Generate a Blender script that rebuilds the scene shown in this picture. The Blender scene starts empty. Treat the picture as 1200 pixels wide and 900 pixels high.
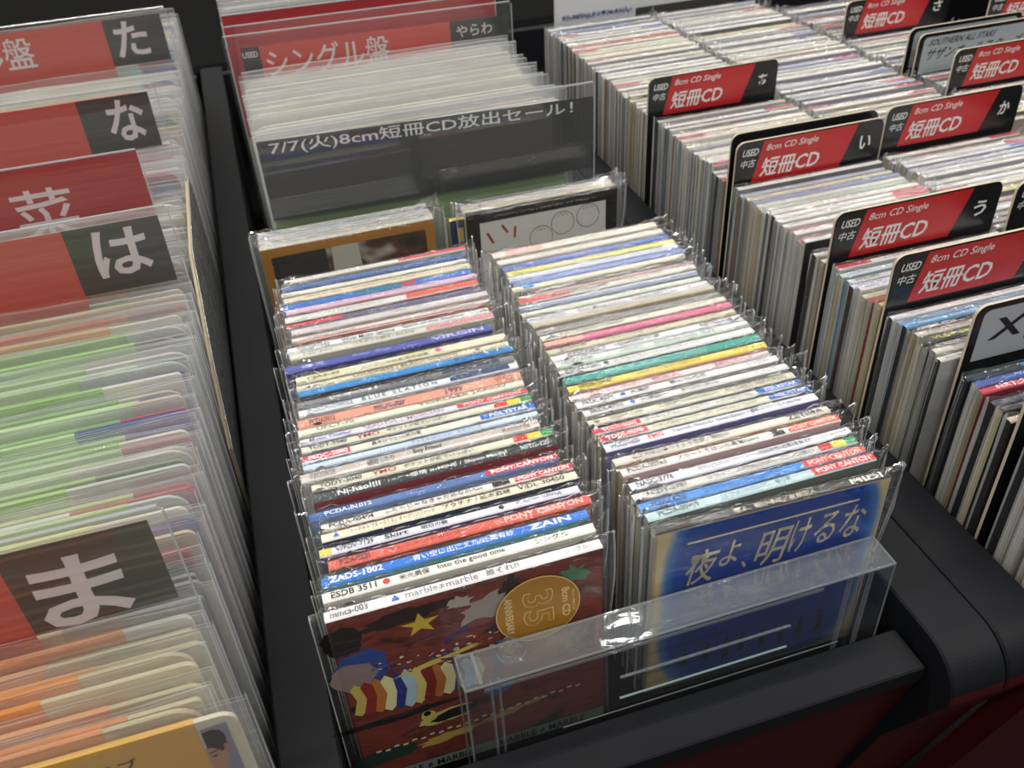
import bpy, math, random
from mathutils import Matrix, Vector
random.seed(7)
SC = bpy.context.scene
COL = SC.collection
# ------------------------------------------------------------------ camera
cd = bpy.data.cameras.new('camera'); cam = bpy.data.objects.new('camera', cd); COL.objects.link(cam)
right = Vector((0.9537282, -0.29639844, -0.05050225)); up = Vector((0.21857005, 0.56811456, 0.79339334)); back = Vector((-0.20646948, -0.76771988, 0.6066107))
cam.matrix_world = Matrix((( right.x, up.x, back.x, 0), (right.y, up.y, back.y, 0), (right.z, up.z, back.z, .41888), (0, 0, 0, 1)))
cd.sensor_width = 36; cd.lens = 36 * 1070 / 1200; cd.clip_start = .01
cd.dof.use_dof = True; cd.dof.focus_distance = .60; cd.dof.aperture_fstop = 14.0
SC.camera = cam
# ------------------------------------------------------------------ world, lamps, exposure
w = bpy.data.worlds.new('world'); SC.world = w; w.use_nodes = True
w.node_tree.nodes['Background'].inputs[0].default_value = (.93, .97, 1, 1)
w.node_tree.nodes['Background'].inputs[1].default_value = .13
def lamp(x, y, sx, sy, power, z=2.3):
    l = bpy.data.lights.new('ceiling_tube', 'AREA'); l.shape = 'RECTANGLE'; l.size = sx; l.size_y = sy; l.energy = power; l.color = (1, .98, .94)
    o = bpy.data.objects.new('ceiling_tube', l); o.location = (x, y, z); COL.objects.link(o)
for yy in (-2.0, -.6, .8, 2.2, 3.6):
    for xx in (-2.4, -.6, 1.2, 3.0):
        lamp(xx, yy, 1.25, .12, 14.2)
SC.view_settings.view_transform = 'Standard'; SC.view_settings.look = 'None'; SC.view_settings.gamma = 1
SC.view_settings.exposure = 0.0; SC.view_settings.use_curve_mapping = False
cy = SC.cycles
cy.transparent_max_bounces = 40; cy.max_bounces = 10; cy.glossy_bounces = 4; cy.transmission_bounces = 8
# ------------------------------------------------------------------ materials
MC = {}
def lin(c):
    if isinstance(c, str):
        c = [int(c[i:i+2], 16) / 255 for i in (0, 2, 4)]
    return tuple((v / 12.92 if v <= .04045 else ((v + .055) / 1.055) ** 2.4) for v in c)
def mat(c, rough=.45, spec=.5, grain=0.0, metal=0):
    k = (c, rough, spec, grain, metal)
    if k in MC: return MC[k]
    m = bpy.data.materials.new('paint_' + str(c)); m.use_nodes = True
    nt = m.node_tree; b = nt.nodes['Principled BSDF']
    col = lin(c) + (1,)
    b.inputs['Base Color'].default_value = col
    b.inputs['Roughness'].default_value = rough; b.inputs['Specular IOR Level'].default_value = spec; b.inputs['Metallic'].default_value = metal
    if grain:
        tc = nt.nodes.new('ShaderNodeTexCoord'); nz = nt.nodes.new('ShaderNodeTexNoise'); nz.inputs['Scale'].default_value = 900; nz.inputs['Detail'].default_value = 4
        n2 = nt.nodes.new('ShaderNodeTexNoise'); n2.inputs['Scale'].default_value = 14; n2.inputs['Detail'].default_value = 5
        nt.links.new(tc.outputs['Object'], nz.inputs['Vector']); nt.links.new(tc.outputs['Object'], n2.inputs['Vector'])
        bp = nt.nodes.new('ShaderNodeBump'); bp.inputs['Strength'].default_value = .25; bp.inputs['Distance'].default_value = .0004
        nt.links.new(nz.outputs['Fac'], bp.inputs['Height']); nt.links.new(bp.outputs['Normal'], b.inputs['Normal'])
        mx = nt.nodes.new('ShaderNodeMix'); mx.data_type = 'RGBA'; mx.inputs[6].default_value = tuple(v * (1 - grain) for v in col[:3]) + (1,)
        mx.inputs[7].default_value = tuple(min(1, v * (1 + grain)) for v in col[:3]) + (1,)
        nt.links.new(n2.outputs['Fac'], mx.inputs[0]); nt.links.new(mx.outputs[2], b.inputs['Base Color'])
    MC[k] = m; return m
def paper(c):  # printed card, faintly mottled
    return mat(c, .38, .4)
def film(name, edge=0.0, rough=.06, bump=.6, scale=(18, 90, 90), haze=.03, tint=(1, 1, 1), fres=1.0):
    m = bpy.data.materials.new(name); m.use_nodes = True; nt = m.node_tree; nt.nodes.clear(); N = nt.nodes.new; L = nt.links.new
    out = N('ShaderNodeOutputMaterial'); tr = N('ShaderNodeBsdfTransparent'); tr.inputs[0].default_value = tint + (1,)
    gl = N('ShaderNodeBsdfGlossy'); gl.inputs['Roughness'].default_value = rough; gl.inputs['Color'].default_value = (1, 1, 1, 1)
    fr = N('ShaderNodeFresnel'); ge = N('ShaderNodeNewGeometry'); io = N('ShaderNodeMapRange'); io.inputs[3].default_value = 1.46; io.inputs[4].default_value = 1 / 1.46
    L(ge.outputs['Backfacing'], io.inputs[0]); L(io.outputs[0], fr.inputs['IOR'])
    mu = N('ShaderNodeMath'); mu.operation = 'MULTIPLY_ADD'; mu.inputs[1].default_value = fres; mu.inputs[2].default_value = edge; mu.use_clamp = True
    L(fr.outputs[0], mu.inputs[0])
    if bump:
        tc = N('ShaderNodeTexCoord'); oi = N('ShaderNodeObjectInfo'); va = N('ShaderNodeVectorMath'); va.operation = 'ADD'
        sc = N('ShaderNodeVectorMath'); sc.operation = 'SCALE'; sc.inputs['Scale'].default_value = 37
        cx = N('ShaderNodeCombineXYZ'); L(oi.outputs['Random'], cx.inputs[0]); L(oi.outputs['Random'], cx.inputs[2]); L(cx.outputs[0], sc.inputs[0])
        mp = N('ShaderNodeMapping'); mp.inputs['Scale'].default_value = scale
        L(tc.outputs['Object'], mp.inputs[0]); L(mp.outputs[0], va.inputs[0]); L(sc.outputs[0], va.inputs[1])
        nz = N('ShaderNodeTexNoise'); nz.inputs['Scale'].default_value = 1.3; nz.inputs['Detail'].default_value = 1.6; nz.inputs['Distortion'].default_value = 1.8
        L(va.outputs[0], nz.inputs['Vector'])
        bp = N('ShaderNodeBump'); bp.inputs['Strength'].default_value = bump; bp.inputs['Distance'].default_value = .003
        L(nz.outputs['Fac'], bp.inputs['Height']); L(bp.outputs['Normal'], gl.inputs['Normal'])
    mix = N('ShaderNodeMixShader'); L(mu.outputs[0], mix.inputs[0]); L(tr.outputs[0], mix.inputs[1]); L(gl.outputs[0], mix.inputs[2])
    if haze:
        df = N('ShaderNodeBsdfDiffuse'); df.inputs[0].default_value = (.9, .92, .92, 1)
        m2 = N('ShaderNodeMixShader'); m2.inputs[0].default_value = haze; L(mix.outputs[0], m2.inputs[1]); L(df.outputs[0], m2.inputs[2]); L(m2.outputs[0], out.inputs[0])
    else: L(mix.outputs[0], out.inputs[0])
    return m
FILM = film('clear_bag_film', rough=.045, bump=.8, haze=.015, fres=1.35)
EDGE = film('bag_seam', edge=.22, rough=.12, bump=.5, haze=.3)  # sealed seam, painted whiter to stand for the edge glint of the film
LPEDGE = film('record_bag_edge', edge=.22, rough=.15, bump=.5, haze=.38)  # bag edge whitened so glints on the film show as pale lines
LPFILM = film('record_bag_film', rough=.05, bump=1.0, scale=(6, 40, 40), haze=.075, fres=1.7)
RIGID = film('rigid_clear_plastic', edge=.0, rough=.03, bump=.06, scale=(6, 6, 6), haze=.02)
RIGEDGE = film('rigid_plastic_edge', edge=.12, rough=.08, bump=0, haze=.25, tint=(.75, .78, .8))
CLEAR = film('clear_case_plastic', edge=.0, rough=.02, bump=.15, scale=(9, 9, 9), haze=.006, tint=(.985, .99, .99))
CLTOP = film('clear_case_top', edge=.03, rough=.06, bump=.5, scale=(14, 30, 30), haze=.05, tint=(.93, .95, .96), fres=1.8)
CLEDGE = film('clear_case_edge', edge=.16, rough=.1, bump=.3, scale=(20, 20, 20), haze=.12, tint=(.7, .73, .75))
BLACK = mat((.09, .095, .11), .5, .2, .12)
BLACKIN = mat((.03, .03, .034), .8, .1)  # near-black, darkened so the void beyond the bins looks black
RED_REFLECT = mat((.27, .06, .065), .35, .35, .08)  # red floor's reflection in the black laminate, painted in as base colour
# ------------------------------------------------------------------ mesh helpers
def meshobj(name, verts, faces, mats, fm=None, parent=None, smooth=False):
    me = bpy.data.meshes.new(name); me.from_pydata([tuple(v) for v in verts], [], faces)
    for m in mats: me.materials.append(m)
    if fm: me.polygons.foreach_set('material_index', fm)
    if smooth: me.polygons.foreach_set('use_smooth', [True] * len(faces))
    me.update(); o = bpy.data.objects.new(name, me); COL.objects.link(o)
    if parent: o.parent = parent
    return o
def inst(name, me, parent, loc=(0, 0, 0), scale=(1, 1, 1), rot=(0, 0, 0)):
    o = bpy.data.objects.new(name, me); o.location = loc; o.scale = scale; o.rotation_euler = rot; o.parent = parent; COL.objects.link(o); return o
def empty(name, loc, rot=(0, 0, 0)):
    o = bpy.data.objects.new(name, None); o.empty_display_size = .02; o.location = loc; o.rotation_euler = rot; COL.objects.link(o); return o
def tag(o, label, cat, group=None):
    o['label'] = label; o['category'] = cat
    if group: o['group'] = group
    return o
class MB:
    def __init__(s): s.v = []; s.f = []; s.m = []; s.mats = []
    def mi(s, m):
        if m not in s.mats: s.mats.append(m)
        return s.mats.index(m)
    def add(s, vs, fs, m):
        k = len(s.v); s.v += [tuple(v) for v in vs]; i = s.mi(m)
        for f in fs: s.f.append(tuple(k + a for a in f)); s.m.append(i)
    def quad(s, a, b, c, d, m): s.add([a, b, c, d], [(0, 1, 2, 3)], m)
    def box(s, x0, x1, y0, y1, z0, z1, m, bev=0.0):
        b = min(bev, (x1 - x0) * .45, (y1 - y0) * .45, (z1 - z0) * .45)
        if b <= 0:
            vs = [(x, y, z) for z in (z0, z1) for y in (y0, y1) for x in (x0, x1)]
            s.add(vs, [(0, 2, 3, 1), (4, 5, 7, 6), (0, 1, 5, 4), (2, 6, 7, 3), (0, 4, 6, 2), (1, 3, 7, 5)], m); return
        xs = (x0, x0 + b, x1 - b, x1); ys = (y0, y0 + b, y1 - b, y1)
        ring = [(1, 0), (2, 0), (3, 1), (3, 2), (2, 3), (1, 3), (0, 2), (0, 1)]
        inn = [(x0 + b, y0 + b), (x1 - b, y0 + b), (x1 - b, y1 - b), (x0 + b, y1 - b)]
        vs = [(xs[i], ys[j], z) for z in (z0 + b, z1 - b) for i, j in ring] + [(x, y, z) for z in (z0, z1) for x, y in inn]
        fs = [(i, (i + 1) % 8, 8 + (i + 1) % 8, 8 + i) for i in range(8)]
        fs += [(19, 18, 17, 16), (20, 21, 22, 23)]
        c = [(7, 0), (1, 2), (3, 4), (5, 6)]
        for q in range(4):
            n = (q + 1) % 4
            fs += [(16 + q, 16 + n, c[n][0], c[q][1]), (c[q][0], 16 + q, c[q][1])]
            fs += [(20 + n, 20 + q, 8 + c[q][1], 8 + c[n][0]), (8 + c[q][0], 8 + c[q][1], 20 + q)]
        s.add(vs, fs, m)
    def prism(s, pts, x0, x1, m, axis='x', mside=None):
        n = len(pts)
        if axis == 'x': a = [(x0, p[0], p[1]) for p in pts]; b = [(x1, p[0], p[1]) for p in pts]
        else: a = [(p[0], x0, p[1]) for p in pts]; b = [(p[0], x1, p[1]) for p in pts]
        s.add(a + b, [tuple(range(n)), tuple(range(2 * n - 1, n - 1, -1))], m)
        s.add(a + b, [(i, i + n, (i + 1) % n + n, (i + 1) % n) for i in range(n)], mside or m)
    def poly(s, pts, m): s.add(pts, [tuple(range(len(pts)))], m)
    def build(s, name, parent=None, smooth=False): return meshobj(name, s.v, s.f, s.mats, s.m, parent, smooth)
    def data(s, name):
        me = bpy.data.meshes.new(name); me.from_pydata(s.v, [], s.f)
        for m in s.mats: me.materials.append(m)
        me.polygons.foreach_set('material_index', s.m); me.update(); return me
# text as flat geometry, fitted to a box
TC = {}
def glyphs(s, bold):
    k = (s, bold)
    if k in TC: return TC[k]
    c = bpy.data.curves.new('lettering', 'FONT'); c.body = s; c.resolution_u = 2; c.offset = (.006 if not bold else .022 if (len(s) <= 1 and s not in '菜盤') or s.isascii() and len(s) < 16 else .016 if s == '短冊CD' else .008)
    o = bpy.data.objects.new('lettering', c); COL.objects.link(o); bpy.context.view_layer.update()
    me = bpy.data.meshes.new_from_object(o.evaluated_get(bpy.context.evaluated_depsgraph_get()))
    vs = [(v.co.x, v.co.y) for v in me.vertices]; fs = [tuple(p.vertices) for p in me.polygons]
    bpy.data.objects.remove(o); bpy.data.curves.remove(c); bpy.data.meshes.remove(me)
    x0 = min(v[0] for v in vs); x1 = max(v[0] for v in vs); y0 = min(v[1] for v in vs); y1 = max(v[1] for v in vs)
    TC[k] = ([((a - x0) / (x1 - x0), (b - y0) / max(.05, y1 - y0)) for a, b in vs], fs, (x1 - x0) / max(.05, y1 - y0)); return TC[k]
def put_text(mb, s, org, du, dv, m, bold=True, shear=0.0):
    if not s: return
    vs, fs, _ = glyphs(s, bold); org = Vector(org); du = Vector(du); dv = Vector(dv)
    mb.add([org + du * (a + shear * b) + dv * b for a, b in vs], fs, m)
def scribble(mb, x0, x1, y0, y1, z, m, rng, axis='z'):
    x = x0
    while x < x1:
        wd = rng.uniform(.0012, .0024)
        if rng.random() < .82:
            for k in range(2):
                a = x + rng.uniform(0, wd * .5); b = a + wd * rng.uniform(.25, .5); c = y0 + (y1 - y0) * rng.uniform(0, .5); d = c + (y1 - y0) * rng.uniform(.25, .5)
                q = [(a, c, z), (b, c, z), (b, d, z), (a, d, z)]
                if axis == 'y': q = [(p[0], z, p[1]) for p in q]
                mb.quad(*q, m)
        x += wd * 1.15
# ------------------------------------------------------------------ setting
fl = MB(); fl.box(-3, 4, -2, 4, -.93, -.9, mat((.16, .12, .12), .7, .2, .15)); o = fl.build('floor'); o['kind'] = 'structure'
WALL = mat((.62, .6, .57), .7, .3, .06)
fl = MB(); fl.box(-3, 4, 4, 4.08, -.93, 2.6, WALL); o = fl.build('wall_back'); o['kind'] = 'structure'
fl = MB(); fl.box(4, 4.08, -2, 4.08, -.93, 2.6, WALL); o = fl.build('wall_right'); o['kind'] = 'structure'
# ------------------------------------------------------------------ bins
ZR = -.100
def rail_profile(y1=1.75):
    p = [(y1, ZR), (.292, ZR)]
    for i in range(1, 21):
        a = math.radians(90 + i * 4.6); p.append((.292 + .034 * math.cos(a), ZR - .034 + .034 * math.sin(a)))
    top_end = len(p)
    p += [(.300, -.235), (.40, -.62), (.46, -.9), (y1, -.9)]
    return p, top_end
def side_panel(mb, x0, x1, red=True):
    p, te = rail_profile(); n = len(p); b = .0016
    a = [(x0, q[0], q[1]) for q in p]; c = [(x1, q[0], q[1]) for q in p]
    def inset(x, q, i): # chamfer the long edges a little
        cy_, cz_ = (q[0] + .0012, q[1] - .0012) if i < te else (q[0] + .0012, q[1])
        return (x, cy_, cz_)
    ia = [inset(x0, q, i) for i, q in enumerate(p)]; ic = [inset(x1, q, i) for i, q in enumerate(p)]
    ta = [(x0 + b, q[0], q[1]) for q in p]; tc = [(x1 - b, q[0], q[1]) for q in p]
    for i in range(te + 1):
        m = BLACK if (i < te - 4 or not red) else RED_REFLECT  # front faces below the curve take the painted red reflection
        if i < n - 1:
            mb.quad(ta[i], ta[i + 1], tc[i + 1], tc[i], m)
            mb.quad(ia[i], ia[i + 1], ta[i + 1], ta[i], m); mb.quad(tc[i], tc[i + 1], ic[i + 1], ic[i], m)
    mb.poly(ia[::-1], BLACK); mb.poly(ic, BLACK)
def bin_unit(name, label, xl, xr, panels, floorz, y1=1.7, yo=0):
    r = empty(name, (xl, .26, -.9)); tag(r, label, 'display bin')
    def off(o): o.location = (-xl, -.26, .9); return o
    for (a, b) in panels:
        mb = MB(); side_panel(mb, a, b); off(mb.build('side_rail', r))
    mb = MB(); mb.box(xl + .001, xr - .005, .281 + yo, .315 + yo, -.135, -.1195, BLACK, .0012); off(mb.build('front_rail', r))
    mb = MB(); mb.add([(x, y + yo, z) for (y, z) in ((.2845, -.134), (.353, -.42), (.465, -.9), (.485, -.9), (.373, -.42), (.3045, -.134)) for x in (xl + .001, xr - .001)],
        [(0, 1, 3, 2), (2, 3, 5, 4), (6, 7, 9, 8), (8, 9, 11, 10), (0, 2, 4, 6, 8, 10), (1, 11, 9, 7, 5, 3), (0, 10, 11, 1)], RED_REFLECT); off(mb.build('front_panel', r))  # front panel coloured with the same painted reflection
    for (ya, yb, fz) in floorz:
        mb = MB(); mb.box(xl + .0005, xr - .0005, ya, yb, fz - .012, fz, BLACKIN); off(mb.build('bottom_board', r))
    mb = MB(); mb.box(xl, xr, y1, y1 + .02, -.9, ZR, BLACK); off(mb.build('back_board', r))
    return r
FZ = -.1685; LZ = -.262
r = empty('display_bin', (.4, 1.76, -.9)); tag(r, 'black backing box added to darken the view beyond the far ends of the bins', 'display bin')
mb = MB(); mb.box(-1.6, 1.8, 0, 1.9, 0, .8, BLACKIN, .01); mb.build('dark_backing', r)  # dark backing added so the gap beyond the bins looks black
bin_unit('display_bin', 'middle black laminate display bin with two columns of short CD singles and records behind', -.0345, .3565, [(-.0725, -.0345), (.3565, .3993)], [(.316, .872, FZ), (.873, 1.69, LZ)])
bin_unit('display_bin', 'right black laminate display bin packed with rows of CD singles and lettered dividers', .4435, 1.24, [(.4003, .4430)], [(.286, 1.69, FZ)], yo=-.031)
bin_unit('display_bin', 'left dark display bin full of records in clear bags', -.50, -.0795, [], [(.25, 1.69, LZ)], yo=-.07)
# ------------------------------------------------------------------ CD single parts
DH = .165
def sleeve_mesh(seed, nx, w=.170, l=.008, r=.011, amp=1.0, low=False):
    rng = random.Random(seed)
    xs = [-l, -l + .0007, -l * .5, -.0012]
    xs += [w * i / nx for i in range(nx + 1)]
    xs += [w + .0012, w + r * .45, w + r - .0007, w + r]
    # cross section: (y factor -1..1, z, kind)
    sec = [(-1, -DH), (-1, -.09), (-1, -.035), (-1.0, -.008), (-.95, .0006), (-.45, .0011), (.1, .0012), (.6, .001), (.97, .0004), (1.0, -.008), (1, -.035), (1, -.09), (1, -DH)]
    if low: sec = [(-1, -DH), (-1, -.03), (-.95, .0006), (0, .0012), (.95, .0006), (1, -.03), (1, -DH)]
    V = []; F = []; FM = []; ph = [rng.uniform(0, 6.3) for _ in range(8)]
    curlL = rng.uniform(-.003, .003); curlR = rng.uniform(-.004, .004); rise = rng.uniform(.001, .009); riseL = rng.uniform(-.002, .003)
    for i, x in enumerate(xs):
        out = x < -.001 or x > w + .001
        for (fy, z) in sec:
            y = fy * .5
            if x < -.001: k = min(1, -x / (l * .6)); y = y * (1 - .8 * k) + 0; dy = curlL * (-x / l) ** 2; dz = riseL * (-x / l)
            elif x > w + .001: k = min(1, (x - w) / (r * .6)); y = y * (1 - .8 * k); dy = curlR * ((x - w) / r) ** 2; dz = rise * ((x - w) / r)
            else: dy = 0; dz = 0
            zz = z
            if z > -.01:
                n = abs(math.sin(x * 71 + ph[0] + fy)) ** 3 * .5 + abs(math.sin(x * 193 + ph[1] + fy * 2)) ** 4 * .7 + rng.random() * .5
                if x < .02 or x > w - .012: n *= 2.3
                zz = z + n * (.0011 if (x < .02 or x > w - .012) else .0007) * amp * (1 if z > 0 else .3) + dz
                if z > 0: y += rng.uniform(-.06, .06)
            elif out: zz = z + (dz if z > -.05 else 0)
            if z < -.05 and x > w: x_ = w + (x - w) * .35
            else: x_ = x
            if z > -.05 and out: dy += rng.uniform(-.0012, .0012)
            V.append((x_ if z < -.05 else x, y, zz, dy))
    ns = len(sec)
    for i in range(len(xs) - 1):
        for j in range(ns - 1):
            a = i * ns + j; F.append((a, a + ns, a + ns + 1, a + 1)); FM.append(1 if (i == 0 or i == len(xs) - 2) else 0)
    def at(th):
        t = th + .0016
        return [(x, y * t + dy, z) for x, y, z, dy in V]
    return at, F, FM
def sleeve_data(seed, nx, th, w, l, r, amp=1.0, low=False):
    at, F, FM = sleeve_mesh(seed, nx, w, l, r, amp, low)
    me = bpy.data.meshes.new('sleeve'); me.from_pydata(at(th), [], F); me.materials.append(FILM); me.materials.append(EDGE)
    me.polygons.foreach_set('material_index', FM); me.polygons.foreach_set('use_smooth', [not low] * len(F)); me.update(); return me
def jacket_data(th, w, spine, cover, side, back=None):
    mb = MB(); h = th / 2; b = min(.0009, th * .2)
    sec = [(-h, -DH), (-h, -b), (-h + b, 0), (h - b, 0), (h, -b), (h, -DH)]
    P, S, E_ = paper(spine), paper(cover), paper(side)
    a = [(0, y, z) for y, z in sec]; c = [(w, y, z) for y, z in sec]
    mb.add(a + c, [(0, 1, 7, 6)], S); mb.add(a + c, [(1, 2, 8, 7), (2, 3, 9, 8), (3, 4, 10, 9)], P); mb.add(a + c, [(4, 5, 11, 10), (5, 0, 6, 11)], S)
    mb.add(a + c, [(0, 5, 4, 3, 2, 1), (6, 7, 8, 9, 10, 11)], E_)
    # open ends: recessed tray edge
    mb.box(-.0004, .0004, -h * .55, h * .55, -DH + .002, -.004, paper(side)); mb.box(w - .0004, w + .0004, -h * .55, h * .55, -DH + .002, -.004, paper(side))
    return mb
def place_lettering(items, w, th, parent, rng):
    mb = MB(); h = th / 2 - .0006
    for it in items:
        k = it[0]
        if k == 'b': # colour block u0,u1,colour
            mb.quad((it[1] * w, -h, .00012), (it[2] * w, -h, .00012), (it[2] * w, h, .00012), (it[1] * w, h, .00012), paper(it[3]))
        elif k == 'h': # stripe along the spine v0,v1,colour
            mb.quad((0.0005, -h + 2 * h * it[1], .0001), (w - .0005, -h + 2 * h * it[1], .0001), (w - .0005, -h + 2 * h * it[2], .0001), (0.0005, -h + 2 * h * it[2], .0001), paper(it[3]))
        elif k == 't':
            v0, v1 = (it[5], it[6]) if len(it) > 5 else (.13, .87)
            put_text(mb, it[4], (it[1] * w, -h + 2 * h * v0, .00028), ((it[2] - it[1]) * w, 0, 0), (0, 2 * h * (v1 - v0), 0), mat(it[3], .5), True)
        elif k == 's':
            scribble(mb, it[1] * w, it[2] * w, -h * .55, h * .6, .00026, mat(it[3], .5), rng)
        elif k == 'o':
            n = 14; mb.poly([(it[1] * w + h * .7 * math.cos(6.2832 * q / n), h * .7 * math.sin(6.2832 * q / n), .00027) for q in range(n)], paper(it[2]))
        elif k == 'v': # triangle / V mark
            mb.poly([(it[1] * w - h * .8, -h * .6, .00027), (it[1] * w + h * .8, -h * .6, .00027), (it[1] * w, h * .7, .00027)], paper(it[2]))
    if mb.f: mb.build('spine_lettering', parent)
RNG = random.Random(11)
def cd_single(x, y, th, w, spine, cover, label, items=(), side='b9b8ac', dz=0.0, yaw=0.0, lean=0.0, group=None, nx=26, l=.008, r=.012, low=False):
    """x,y = left end / front edge of the spine top"""
    ca = math.cos(yaw)
    root = empty('cd_single', (x, y + th / 2, dz), (lean, 0, yaw)); tag(root, label, 'cd single', group)
    jk = jacket_data(th, w, spine, cover, side).build('card_jacket', root)
    place_lettering(items, w, th, jk, RNG)
    inst('plastic_sleeve', sleeve_data(RNG.randrange(10 ** 6), nx, th, w, l, r, 1.0, low), root)
    return root
def O(n):
    names = ['front', 'second', 'third', 'fourth', 'fifth', 'sixth', 'seventh', 'eighth', 'ninth', 'tenth', 'eleventh', 'twelfth', 'thirteenth', 'fourteenth', 'fifteenth', 'sixteenth', 'seventeenth', 'eighteenth', 'nineteenth', 'twentieth']
    tens = {2: 'twenty', 3: 'thirty', 4: 'forty'}
    if n < 20: return names[n]
    if n == 29: return 'thirtieth'
    if n == 39: return 'fortieth'
    k = n + 1
    return tens[k // 10] + '-' + ['', 'first', 'second', 'third', 'fourth', 'fifth', 'sixth', 'seventh', 'eighth', 'ninth'][k % 10]
K = '26262a'; W_ = 'f4f4f0'
PC = [('b', .76, 1, 'd8343c'), ('t', .775, .985, W_, 'PONY CANYON')]
RYG = [('b', .83, .89, 'cf3a33'), ('b', .89, .95, 'e8cf38'), ('b', .95, 1, '2f9a58')]
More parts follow.
